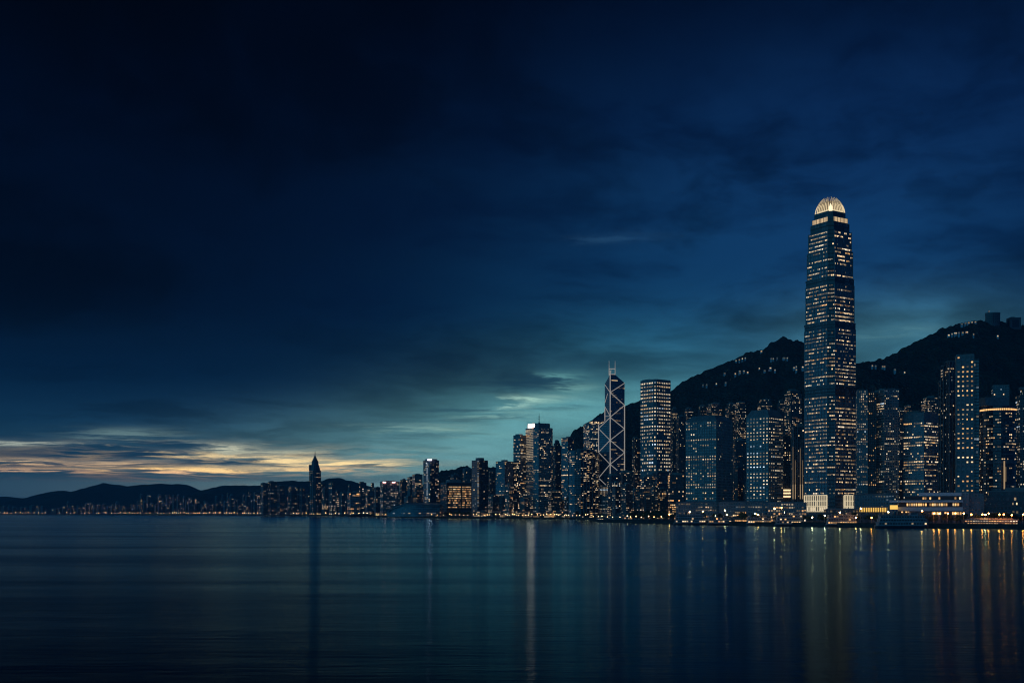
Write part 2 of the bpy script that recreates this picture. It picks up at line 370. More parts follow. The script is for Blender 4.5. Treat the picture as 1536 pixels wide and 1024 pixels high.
def build_world():
    w = bpy.data.worlds.new('World'); sc.world = w; w.use_nodes = True
    nt = w.node_tree; nd = nt.nodes; bg = nd['Background']
    tc = nd.new('ShaderNodeTexCoord'); sp = nd.new('ShaderNodeSeparateXYZ'); nt.links.new(tc.outputs['Generated'], sp.inputs[0])
    x, y, z = sp.outputs
    a = NM(nt, 'ARCTAN2', x, y); e = NM(nt, 'ARCSINE', z); ea = NM(nt, 'MAXIMUM', e, 0.0)
    hyp = NM(nt, 'SQRT', NM(nt, 'ADD', NM(nt, 'MULTIPLY', x, x), NM(nt, 'MULTIPLY', y, y)))
    # cloud-sheet coordinates: streaks close up towards the horizon
    lw = NM(nt, 'LOGARITHM', NM(nt, 'ADD', ea, .045), math.e)
    cb = nd.new('ShaderNodeCombineXYZ')
    nt.links.new(NM(nt, 'DIVIDE', x, hyp), cb.inputs[0]); nt.links.new(NM(nt, 'MULTIPLY', NM(nt, 'DIVIDE', y, hyp), 1.0), cb.inputs[1]); nt.links.new(NM(nt, 'MULTIPLY', lw, .55), cb.inputs[2])
    P = cb.outputs[0]
    wr = noisetex(nt, P, 4.0, 4, .55); wsp = nd.new('ShaderNodeSeparateColor'); nt.links.new(wr.outputs['Color'], wsp.inputs[0])
    wv = nd.new('ShaderNodeVectorMath'); wv.operation = 'MULTIPLY_ADD'; nt.links.new(wr.outputs['Color'], wv.inputs[0]); wv.inputs[1].default_value = (.16, .16, .12); nt.links.new(P, wv.inputs[2])
    big = noisetex(nt, wv.outputs[0], 3.2, 6, .55).outputs['Fac']
    mp = nd.new('ShaderNodeMapping'); nt.links.new(wv.outputs[0], mp.inputs[0]); mp.inputs['Location'].default_value = (3.1, 1.7, .4); mp.inputs['Scale'].default_value = (1, 1, 1.6)
    mid = noisetex(nt, mp.outputs[0], 8.5, 7, .6).outputs['Fac']
    mp2 = nd.new('ShaderNodeMapping'); nt.links.new(wv.outputs[0], mp2.inputs[0]); mp2.inputs['Location'].default_value = (7.7, 5.2, 2.4); mp2.inputs['Scale'].default_value = (1, 1, 3.2)
    fine = noisetex(nt, mp2.outputs[0], 17, 8, .64).outputs['Fac']
    # ragged offsets for the placed banks
    j1 = NM(nt, 'SUBTRACT', wsp.outputs[0], .5); j2 = NM(nt, 'SUBTRACT', fine, .5)
    aj = NM(nt, 'ADD', a, NM(nt, 'MULTIPLY', j2, .12)); ej = NM(nt, 'ADD', ea, NM(nt, 'MULTIPLY', j2, .016))
    ej = NM(nt, 'ADD', ej, NM(nt, 'MULTIPLY', j1, .012))
    def blob(X, Y, wx, wy, A=None, E=None, pw=2.0):
        A = A or a; E = E or ea
        u = (X - 768) / F; a0 = math.atan(u); e0 = math.atan((HZ - Y) / F * math.cos(a0))
        p = NM(nt, 'DIVIDE', NM(nt, 'SUBTRACT', A, a0), wx / F); q = NM(nt, 'DIVIDE', NM(nt, 'SUBTRACT', E, e0), wy / F)
        s = NM(nt, 'ADD', NM(nt, 'MULTIPLY', p, p), NM(nt, 'MULTIPLY', q, q))
        if pw != 2.0: s = NM(nt, 'POWER', s, pw / 2)
        return NM(nt, 'EXPONENT', NM(nt, 'MULTIPLY', s, -1.0))
    rp = nd.new('ShaderNodeValToRGB'); nt.links.new(NM(nt, 'DIVIDE', ea, .6), rp.inputs[0])
    stops = [(767, 26, 52, 72), (735, 32, 62, 82), (690, 33, 68, 88), (640, 19, 58, 87), (570, 5, 39, 72), (480, 4, 30, 64), (360, 3, 23, 55), (180, 2, 18, 48), (0, 1, 11, 34)]
    el = rp.color_ramp.elements
    while len(el) < len(stops) + 1: el.new(.5)
    for k, (Y, *c) in enumerate(stops):
        el[k].position = math.atan((HZ - Y) / F) / .6; el[k].color = (*lin(*c), 1)
    el[len(stops)].position = 1; el[len(stops)].color = (*lin(3, 14, 38), 1)
    col = rp.outputs[0]
    def add(col, f, c):
        return mixc(nt, f, col, mixc(nt, 1.0, col, lin(*c), 'ADD'))
    S = lambda v, k: NM(nt, 'MULTIPLY', v, k)
    # the upper left is heavy and dark, the right keeps some blue light
    lr = ramp01(nt, a, -.42, .32); up = ramp01(nt, ea, .03, .16)
    dk = NM(nt, 'SUBTRACT', 1.0, S(NM(nt, 'MULTIPLY', NM(nt, 'SUBTRACT', 1.0, lr), up), .62))
    col = mixc(nt, 1.0, col, dk, 'MULTIPLY')
    rag = NM(nt, 'ADD', .45, S(mid, 1.1)); rag2 = NM(nt, 'ADD', .25, S(ramp01(nt, mid, .25, .75), 1.3))
    col = add(col, NM(nt, 'MULTIPLY', blob(1180, 440, 400, 180), rag2), (10, 46, 74))
    col = add(col, NM(nt, 'MULTIPLY', blob(1330, 220, 420, 170), rag2), (6, 26, 56))
    col = add(col, NM(nt, 'MULTIPLY', blob(880, 625, 250, 66), NM(nt, 'ADD', .35, S(mid, 1.2))), (98, 158, 154))
    col = add(col, NM(nt, 'MULTIPLY', blob(960, 545, 200, 70), rag), (26, 72, 82))
    col = add(col, NM(nt, 'MULTIPLY', blob(1340, 525, 180, 62), rag), (70, 122, 130))
    col = add(col, blob(660, 684, 290, 56), (88, 126, 122))
    col = add(col, blob(470, 735, 330, 28), (62, 66, 56))
    # cloud bodies
    cl = ramp01(nt, big, .43, .64)
    cm = ramp01(nt, mid, .44, .66)
    tex = NM(nt, 'MAXIMUM', S(cl, .85), NM(nt, 'MULTIPLY', cm, NM(nt, 'SUBTRACT', .62, S(ramp01(nt, ea, .07, .17), .44))))
    low = ramp01(nt, ea, .015, .06)
    shade = NM(nt, 'SUBTRACT', 1.0, S(NM(nt, 'MULTIPLY', tex, low), .66))
    col = mixc(nt, 1.0, col, shade, 'MULTIPLY')
    # big dark deck over the left, its ragged under-edge near the glow
    for X, Y, wx, wy, k in ((420, 545, 520, 60, .42), (790, 573, 80, 17, .45), (60, 600, 260, 34, .3), (860, 545, 170, 22, .3)):
        col = mixc(nt, S(blob(X, Y, wx, wy, aj, ej, 3), k), col, lin(5, 28, 54))
    # bright openings: warm at the left horizon, pale green towards the towers
    gap = ramp01(nt, fine, .45, .56)
    warm = NM(nt, 'MULTIPLY', NM(nt, 'MULTIPLY', blob(320, 690, 330, 27, aj, ej, 4), gap), NM(nt, 'ADD', .25, ramp01(nt, mid, .36, .6)))
    warm_col = nd.new('ShaderNodeValToRGB'); nt.links.new(ramp01(nt, ea, .030, .075, 'LINEAR'), warm_col.inputs[0])
    we = warm_col.color_ramp.elements
    we[0].color = (*lin(226, 170, 112), 1); we[1].color = (*lin(112, 152, 152), 1); we.new(.45).color = (*lin(212, 186, 136), 1)
    col = mixc(nt, S(warm, .40), col, warm_col.outputs[0])
    for X, Y, wx, wy, k, c in (
            (275, 704.5, 125, 3.6, 1.0, (244, 200, 128)), (400, 702, 80, 4.0, .9, (240, 202, 138)), (318, 682, 80, 4.0, .8, (226, 196, 140)), (343, 671, 42, 6.5, .75, (196, 196, 168)),
            (435, 688, 52, 9, .9, (240, 210, 150)), (540, 692.5, 70, 4.2, .95, (246, 214, 150)), (515, 701.5, 55, 2.4, .7, (222, 182, 130)), (28, 692.5, 60, 3.2, .85, (222, 186, 136)),
            (40, 665, 62, 3.4, .65, (164, 172, 156)), (200, 652, 62, 8, .55, (118, 148, 146)), (108, 707, 38, 1.5, .8, (214, 166, 122)), (265, 708.5, 36, 1.5, .8, (226, 176, 130)), (120, 698, 60, 2.2, .6, (206, 168, 124)),
            (30, 704, 70, 2.0, .6, (196, 158, 124)), (190, 695, 60, 2.4, .6, (216, 180, 132)), (575, 689, 45, 1.8, .6, (214, 186, 136)), (420, 676, 50, 2.2, .5, (190, 190, 160)),
            (655, 645, 62, 6, .7, (140, 176, 162)), (640, 638, 80, 3, .5, (132, 168, 160)), (742, 622, 34, 2.6, .6, (138, 180, 168)), (808, 597, 44, 5.5, .85, (164, 204, 188)), (784, 607, 22, 6, .7, (160, 200, 186)), (846, 561, 34, 6, .5, (104, 164, 164)), (720, 655, 70, 4, .4, (130, 172, 162)), (872, 578, 30, 5, .4, (130, 180, 172)),
            (770, 624, 60, 6, .4, (134, 176, 166)), (870, 600, 60, 26, .3, (110, 165, 162)), (1310, 505, 60, 9, .32, (86, 132, 142)), (1380, 492, 40, 7, .3, (90, 136, 146)),
            (930, 358, 70, 6, .16, (60, 110, 150)), (640, 672, 60, 3, .3, (130, 165, 155))):
        col = mixc(nt, S(NM(nt, 'MULTIPLY', blob(X, Y, wx, wy, aj, ej), NM(nt, 'ADD', .35, S(gap, .65))), k), col, tuple(v * (1.4 if c[0] > c[2] else 1.1) for v in lin(*c)))
    for X, Y, wx, wy, k in ((806, 573, 48, 11, .55), (698, 617, 56, 3.5, .5), (735, 628, 50, 2.5, .4), (640, 655, 70, 3, .3), (830, 612, 50, 3, .3), (210, 684, 46, 6, 1.0), (250, 669, 56, 7, .85), (66, 682, 76, 8, .8), (312, 695, 62, 3.6, .85), (140, 674, 50, 5, .7), (210, 700, 60, 2.2, .7), (470, 681, 36, 2.4, .5), (215, 707, 26, 2.6, .8), (420, 698, 34, 1.8, .6), (560, 697, 40, 2.2, .7), (60, 699, 50, 2.0, .7), (380, 690, 30, 2.6, .6), (300, 717, 400, 6, .5)):
        col = mixc(nt, S(blob(X, Y, wx, wy, aj, ej, 3), k), col, lin(20, 52, 74))
    # the unseen sky behind the viewer: brighter blue put in to light tower fronts, then below the horizon nothing
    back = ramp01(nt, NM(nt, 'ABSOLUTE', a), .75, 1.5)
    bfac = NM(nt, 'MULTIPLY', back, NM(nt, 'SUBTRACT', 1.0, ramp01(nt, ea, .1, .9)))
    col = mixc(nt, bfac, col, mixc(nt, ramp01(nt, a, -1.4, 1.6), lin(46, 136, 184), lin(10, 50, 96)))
    col = mixc(nt, NM(nt, 'LESS_THAN', z, -.002), col, lin(3, 12, 24))
    col = mixc(nt, 1.0, col, NM(nt, 'ADD', 1.12, S(NM(nt, 'EXPONENT', S(ea, -16.0)), .8)), 'MULTIPLY')
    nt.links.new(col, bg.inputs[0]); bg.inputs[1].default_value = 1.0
    w.cycles.sampling_method = 'MANUAL'; w.cycles.sample_map_resolution = 1024
build_world()

# ------------------------------------------------------------------ water
def coast(X):
    T = [(-900, 9000), (-400, 7500), (0, 6800), (300, 6000), (400, 5250), (500, 4300), (560, 3700), (600, 3250), (660, 2900), (700, 2740), (800, 2530), (884, 2380), (888, 2020), (900, 1780), (1000, 1530), (1100, 1345), (1230, 1222), (1330, 1152), (1536, 1074), (1800, 990), (2400, 880)]
    for (a, b), (c, d) in zip(T, T[1:]):
        if a <= X <= c: return b + (d - b) * (X - a) / (c - a)
    return T[0][1] if X < T[0][0] else T[-1][1]
TI = 0
def water():
    m, nt, p = newmat('harbour_water')
    tc = nt.nodes.new('ShaderNodeTexCoord')
    mp = nt.nodes.new('ShaderNodeMapping'); nt.links.new(tc.outputs['Object'], mp.inputs[0]); mp.inputs['Scale'].default_value = (.22, 1, 1)
    n1 = noisetex(nt, mp.outputs[0], .55, 4, .6)
    mp2 = nt.nodes.new('ShaderNodeMapping'); nt.links.new(tc.outputs['Object'], mp2.inputs[0]); mp2.inputs['Scale'].default_value = (.16, 1, 1)
    n2 = noisetex(nt, mp2.outputs[0], .018, 5, .6)      # wind lanes
    mp3 = nt.nodes.new('ShaderNodeMapping'); nt.links.new(tc.outputs['Object'], mp3.inputs[0]); mp3.inputs['Scale'].default_value = (.4, 1, 1); mp3.inputs['Rotation'].default_value = (0, 0, .12)
    n3 = noisetex(nt, mp3.outputs[0], .075, 2, .5)
    b = nt.nodes.new('ShaderNodeBump'); b.inputs['Strength'].default_value = .6; b.inputs['Distance'].default_value = .19
    nt.links.new(NM(nt, 'ADD', n1.outputs['Fac'], NM(nt, 'MULTIPLY', n3.outputs['Fac'], 2.2)), b.inputs['Height'])
    nt.nodes.remove(p); out = nt.nodes['Material Output']
    g = nt.nodes.new('ShaderNodeBsdfAnisotropic'); d = nt.nodes.new('ShaderNodeBsdfDiffuse'); fr = nt.nodes.new('ShaderNodeFresnel'); mx = nt.nodes.new('ShaderNodeMixShader')
    g.inputs['Color'].default_value = (.50, .88, 1, 1); d.inputs['Color'].default_value = (.001, .012, .03, 1); fr.inputs['IOR'].default_value = 1.333
    lanes = ramp01(nt, n2.outputs['Fac'], .36, .64)
    nt.links.new(NM(nt, 'ADD', .095, NM(nt, 'MULTIPLY', lanes, .03)), g.inputs['Roughness'])
    g.inputs['Anisotropy'].default_value = .8; g.distribution = 'BECKMANN'
    t = nt.nodes.new('ShaderNodeCombineXYZ'); t.inputs[TI].default_value = 1.0; nt.links.new(t.outputs[0], g.inputs['Tangent'])
    for q in (g, d): nt.links.new(b.outputs[0], q.inputs['Normal'])
    nt.links.new(NM(nt, 'POWER', fr.outputs[0], 2.0), mx.inputs[0]); nt.links.new(d.outputs[0], mx.inputs[1]); nt.links.new(g.outputs[0], mx.inputs[2]); nt.links.new(mx.outputs[0], out.inputs['Surface'])
    mb = MB(); mb.poly([(-7000, -2400, 0), (7000, -2400, 0), (7000, 10600, 0), (-7000, 10600, 0)], m)
    tag(mb.build('water'), 'dark blue rippled harbour water', kind='structure')
water()

# ------------------------------------------------------------------ land
def land():
    mb = MB()
    xs = [-700, -400, -100] + list(range(0, 880, 20)) + [884, 888, 894] + list(range(900, 1900, 20))
    E = [at(X, HZ, coast(X)) for X in xs]
    n = len(E)
    for i in range(n - 1):
        p, q = E[i], E[i + 1]
        mb.poly([(p.x, p.y, -2), (q.x, q.y, -2), (q.x, q.y, GZ), (p.x, p.y, GZ)], MAT['quay'])
        r = 10500
        mb.poly([(p.x, p.y, GZ), (q.x, q.y, GZ), (q.x * r / q.y, r, GZ), (p.x * r / p.y, r, GZ)], MAT['asphalt'])
        # kerb-like coping of the sea wall
        mb.bar((p.x, p.y + .5, GZ + .3), (q.x, q.y + .5, GZ + .3), .9, MAT['quay'])
    tag(mb.build('ground'), kind='structure')
land()

def interp(T, x):
    if x <= T[0][0]: return T[0][1]
    for (a, b), (c, d) in zip(T, T[1:]):
        if x <= c:
            t = (x - a) / (c - a); return b + (d - b) * t
    return T[-1][1]
HILLM = []
def hillmat():
    m, nt, p = newmat('wooded_hillside')
    tc = nt.nodes.new('ShaderNodeTexCoord')
    a = noisetex(nt, tc.outputs['Object'], .03, 6, .7); v = nt.nodes.new('ShaderNodeTexVoronoi'); v.inputs['Scale'].default_value = .12; nt.links.new(tc.outputs['Object'], v.inputs['Vector'])
    f = NM(nt, 'MULTIPLY', ramp01(nt, a.outputs['Fac'], .3, .7), NM(nt, 'SUBTRACT', 1.1, v.outputs['Distance']))
    nt.links.new(mixc(nt, f, (.018, .030, .028), (.06, .085, .07)), p.inputs['Base Color']); p.inputs['Roughness'].default_value = 1; p.inputs['Specular IOR Level'].default_value = .1
    b = nt.nodes.new('ShaderNodeBump'); b.inputs['Strength'].default_value = 1; b.inputs['Distance'].default_value = 5; nt.links.new(v.outputs['Distance'], b.inputs['Height']); nt.links.new(b.outputs[0], p.inputs['Normal'])
    return m
HM = hillmat()
RIDGES = {}
def hfun(T, D, Wf, Wb, sd):
    def h(x, y):
        X = 768 + x / D * F
        dr = D + 60 * noise.noise((x * .002, sd, 0)) * min(1, D / 3000)
        zr = zof(interp(T, X), D)
        t = (y - dr) / (Wf if y < dr else Wb)
        s = max(0.0, 1 - abs(t) ** (1.0 if y < dr else 1.4))
        k = min(1, abs(t) * 3)
        s *= 1 + .30 * k * noise.fractal((x * .0022 + sd, y * .0022, .3), .9, 2, 4)
        return zr * s
    return h
def hills(name, T, D, Wf, Wb, step, sd, tree, front=True):
    h = hfun(T, D, Wf, Wb, sd); RIDGES[name] = (h, D, Wf)
    x0, x1 = (T[0][0] - 768) / F * D, (T[-1][0] - 768) / F * D
    nx = int((x1 - x0) / step); ys = []
    y = -Wf
    while y < Wb * .6:
        ys.append(y); y += step * (1 if -Wf * .35 < y < Wb * .12 else 3)
    mb_v = []; fs = []
    for j, yy in enumerate(ys):
        for i in range(nx + 1):
            x = x0 + (x1 - x0) * i / nx
            z = h(x, D + yy)
            z += tree * max(-.2, noise.noise((x * .9 / step * .55, yy * .9 / step * .55, sd))) + tree * .8 * noise.noise((x / step * .22, yy / step * .22, sd + 5)) if z > 12 else 0
            mb_v.append((x, D + yy, z))
    W = nx + 1
    for j in range(len(ys) - 1):
        for i in range(nx): fs.append((j * W + i, j * W + i + 1, (j + 1) * W + i + 1, (j + 1) * W + i))
    me = bpy.data.meshes.new(name); me.from_pydata(mb_v, [], fs); me.materials.append(HM)
    me.polygons.foreach_set('use_smooth', [True] * len(fs)); me.update()
    o = bpy.data.objects.new(name, me); C.objects.link(o); tag(o, kind='structure')
    return o
hills('far_hills', [(-260, 752), (-100, 748), (0, 745), (15, 744), (30, 746.5), (60, 751), (110, 758)], 9600, 1500, 1000, 40, 1.3, 8)
hills('coastal_hills', [(0, 764), (25, 754), (40, 748), (55, 742), (75, 738), (90, 735), (105, 736.5), (120, 735), (140, 728.5), (157, 725), (175, 728), (190, 729.5), (205, 727), (222, 725.7), (265, 725.8), (280, 728), (295, 732.5), (312, 738), (345, 748), (400, 762)], 8700, 1300, 1000, 28, 2.7, 9)
hills('rear_hills', [(255, 757), (280, 743), (303, 735), (320, 730), (335, 727.5), (352, 728.2), (372, 728), (395, 727), (415, 722), (435, 721), (447, 722), (462, 721), (483, 722), (495, 718), (503, 717), (511, 717.5), (518, 720), (530, 722), (545, 727.5), (560, 731), (580, 734), (640, 748), (700, 764)], 7700, 1300, 1200, 24, 4.1, 8)
hills('wooded_knolls', [(560, 764), (600, 752), (625, 735), (640, 722), (655, 712), (665, 706.5), (677, 705), (690, 701), (700, 702.5), (712, 704), (722, 701.5), (745, 703), (780, 702), (800, 708), (840, 730), (880, 764)], 4300, 700, 700, 8, 5.2, 11)
hills('green_ridge', [(790, 764), (820, 705), (845, 672), (855, 655), (862, 645), (869, 641), (876, 640), (885, 633), (896, 624), (906, 617), (921, 611), (938, 609.5), (950, 605), (960, 601.5), (983, 594), (1007, 585.5), (1022, 573.5), (1036, 567), (1050, 560.5), (1068, 553), (1080, 548.5), (1098, 541), (1112, 536), (1122, 531), (1135, 527.5), (1145, 525), (1152, 519), (1160, 514.5), (1172, 511), (1182, 510.5), (1194, 512.5), (1205, 517), (1225, 528), (1250, 540), (1290, 553), (1360, 590), (1450, 700), (1480, 764)], 3300, 640, 900, 5.5, 6.6, 8)
hills('peak_slopes', [(1150, 764), (1200, 640), (1240, 575), (1270, 552), (1283, 545.5), (1300, 543), (1310, 542.5), (1322, 541), (1340, 534), (1360, 523), (1375, 514.5), (1400, 503.5), (1420, 494), (1432, 489), (1445, 485), (1460, 481.5), (1475, 479), (1500, 479), (1520, 483), (1540, 486), (1600, 497), (1700, 540), (1850, 700)], 2900, 700, 900, 5.5, 8.9, 8)
# ------------------------------------------------------------------ landmark: tallest tower with the glowing claw crown
def claw_tower():
    D = 1500; rng = random.Random(5)
    P, dr, dl, b_, a_ = plan(1202.5, 1247.0, 1287.0, D)
    cx = sum(p[0] for p in P) / 4; cy = sum(p[1] for p in P) / 4; base = GZ - .5; org = (cx, cy, base)
    rt = root('skyscraper', 'tallest skyscraper, stepping in upwards to a glowing clawed crown above the whole skyline', 'skyscraper', org)
    N = notch(P, dr, dl, 7.2)
    secs = [(base, 767, 742, 1.0, 0), (None, 742, 592, 1.0, 1), (None, 592, 577, 1.0, 0), (None, 577, 490, 1.0, 1), (None, 490, 481, 1.0, 0), (None, 481, 424, .945, 1), (None, 424, 414, .94, 0), (None, 414, 373, .89, 1),
            (None, 373, 343, .84, 1), (None, 343, 331, .765, 0), (None, 331, 322.8, .70, 2), (None, 322.8, 315, .61, 0)]
    mb = MB(); fb = MB(); quads = []
    for bz, Ya, Yb, k, mode in secs:
        Dk = D + (cy - D) * (1 - k); z0 = zl if bz is None else bz; z1 = zof(Yb, Dk); zl = z1; Q = inset(N, k)
        T = inset(N, k - .035) if Ya == 373 else Q
        n = len(Q); fl = max(1, round((z1 - z0) / 4.9))
        for i in range(n):
            p, q, tp, tq = Q[i], Q[(i + 1) % n], T[i], T[(i + 1) % n]; L = math.hypot(q[0] - p[0], q[1] - p[1]); c = max(1, round(L / 2.5))
            mat = MAT['glass_dark'] if (i % 2 == 1 or mode == 0 and Ya < 700) else MAT['glass_blue']
            mb.poly([(*p, z0), (*q, z0), (*tq, z1), (*tp, z1)], mat, [(0, 0), (c, 0), (c, fl), (0, fl)])
            if mode == 1:
                qs = litquads([(p, q, z0, z1)], rng, 4.9, 2.5, .72, .40, .34 if i % 2 == 0 else .2, .34 if Ya > 500 else .22 if Ya > 424 else .12, 'warm', (4, 5, 5, 2), -.1 if Ya > 500 else 0, .32, .06)
                if Ya == 373: qs = [([(cx + (v[0] - cx) * (1 - .035 / .835 * (v[2] - z0) / (z1 - z0)), cy + (v[1] - cy) * (1 - .035 / .835 * (v[2] - z0) / (z1 - z0)), v[2]) for v in pts], ky) for pts, ky in qs]
                quads += qs
        mb.poly([(*p, z1) for p in T], MAT['roof'])
        if mode == 1 and Ya != 373:
            fins_on(fb, Q, z0, z1, 2.5, 2, .4, .4, MAT['metal'])
        if mode == 1:
            for i in range(0, n, 2):
                for p in (Q[i], Q[(i + 1) % n]): fb.box((p[0], p[1], z0), (.9, .9, z1 - z0 - .01), MAT['roof_pale'], .8)
        if Yb in (481, 414, 373, 424, 742, 577): ledges_on(fb, Q, z1 - 4, z1 + 4, 4, 1, .9, .7, MAT['metal'])
        if mode == 2:
            for i in range(0, n, 2):
                ib = MB()
                p, q = Q[i], Q[(i + 1) % n]; L = math.hypot(q[0] - p[0], q[1] - p[1]); nx, ny = (q[1] - p[1]) / L, -(q[0] - p[0]) / L
                if nx * -p[0] + ny * -p[1] <= 0: continue
                dx, dy = (q[0] - p[0]) / L, (q[1] - p[1]) / L
                nb = 13
                for j in range(nb):
                    u0, u1 = L * (j + .14) / nb, L * (j + .86) / nb
                    o = .12
                    ib.poly([(p[0] + dx * u0 + nx * o, p[1] + dy * u0 + ny * o, z0 + 1.2), (p[0] + dx * u1 + nx * o, p[1] + dy * u1 + ny * o, z0 + 1.2), (p[0] + dx * u1 + nx * o, p[1] + dy * u1 + ny * o, z1 - .8), (p[0] + dx * u0 + nx * o, p[1] + dy * u0 + ny * o, z1 - .8)], LIT[('warm', 2 if j % 3 else 1)])
                ib.build('lit_crown_band', rt, org=org)
    mb.build('wall', rt, org=org); fb.build('facade_fins', rt, org=org)
    # crown: ring of curved fins round a lantern
    zc = zl - .4; hc = zof(297.5, cy) - zc; Q = inset(N, .58)
    per = []
    for i in range(8):
        a, b = Q[i], Q[(i + 1) % 8]; L = math.hypot(b[0] - a[0], b[1] - a[1]); k = max(2, round(L / 3.3))
        per += [(a[0] + (b[0] - a[0]) * j / k, a[1] + (b[1] - a[1]) * j / k) for j in range(k)]
    def prof(p, t, s=1.0):
        r = (1 - .56 * t ** 1.9) * s
        return (cx + (p[0] - cx) * r, cy + (p[1] - cy) * r, zc + hc * t)
    for n, p in enumerate(per):
        fb = MB(); top = (1.0, .86, .95, .82)[n % 4]
        pts = [prof(p, top * j / 5) for j in range(6)]
        for j in range(5): fb.bar(pts[j], pts[j + 1], 1.05 - .12 * j, MAT['flood' if j < 3 else 'flood_tip'], .93 - .12 * j)
        fb.build('crown_fin', rt, org=org)
    lb = MB(); m = len(per)
    for j in range(5):
        for i in range(m):
            p, q = per[i], per[(i + 1) % m]
            lb.poly([prof(p, .7 * j / 5, .88), prof(q, .7 * j / 5, .88), prof(q, .7 * (j + 1) / 5, .88), prof(p, .7 * (j + 1) / 5, .88)], MAT['flood_base'] if j == 0 else MAT['lantern_low'])
    lb.poly([prof(p, .7, .88) for p in per], MAT['roof'])
    lb.build('crown_lantern', rt, org=org)
    A = N[7]; B = N[0]; mx, my = (A[0] + B[0]) / 2, (A[1] + B[1]) / 2
    q = (cx + (mx - cx) * .6, cy + (my - cy) * .6)
    sb = MB(); sb.bar((*q, zc), (*q, zc + 6), 4, MAT['flood_hot']); q2 = (cx + (mx - cx) * .5, cy + (my - cy) * .5); sb.bar((*q, zc + 6), (*q2, zc + 11), 3, MAT['flood_hot'], .6); sb.build('crown_beacon', rt, org=org)
    # floodlit stone frame round the foot
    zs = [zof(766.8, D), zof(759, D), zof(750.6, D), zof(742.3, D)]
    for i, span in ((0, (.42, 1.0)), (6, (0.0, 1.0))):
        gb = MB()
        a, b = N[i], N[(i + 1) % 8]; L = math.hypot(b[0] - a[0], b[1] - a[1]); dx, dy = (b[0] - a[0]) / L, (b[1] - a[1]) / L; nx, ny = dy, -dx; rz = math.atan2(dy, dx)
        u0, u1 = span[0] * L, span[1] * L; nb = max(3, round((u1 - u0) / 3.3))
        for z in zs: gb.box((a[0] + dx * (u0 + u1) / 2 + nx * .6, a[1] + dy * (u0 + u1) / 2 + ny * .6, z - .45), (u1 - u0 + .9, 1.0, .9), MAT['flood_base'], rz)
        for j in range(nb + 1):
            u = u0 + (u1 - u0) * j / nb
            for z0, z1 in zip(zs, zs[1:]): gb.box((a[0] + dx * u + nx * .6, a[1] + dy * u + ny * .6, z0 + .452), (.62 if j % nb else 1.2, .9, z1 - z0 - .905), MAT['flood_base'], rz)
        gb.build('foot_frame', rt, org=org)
        for j in range(nb):
            for lv, (z0, z1) in enumerate(zip(zs, zs[1:])):
                if rng.random() < (.7 if lv == 0 else .12):
                    ua, ub = u0 + (u1 - u0) * (j + .2) / nb, u0 + (u1 - u0) * (j + .8) / nb; o = .1
                    quads.append(([(a[0] + dx * ua + nx * o, a[1] + dy * ua + ny * o, z0 + 1), (a[0] + dx * ub + nx * o, a[1] + dy * ub + ny * o, z0 + 1), (a[0] + dx * ub + nx * o, a[1] + dy * ub + ny * o, z1 - 1), (a[0] + dx * ua + nx * o, a[1] + dy * ua + ny * o, z1 - 1)], ('white', 1 if lv else 2)))
    emit_windows(quads, rt, org, 100, rng)
MAT['lantern_low'] = lit('crown_lantern_glow', (1, .70, .36), .13)
claw_tower()

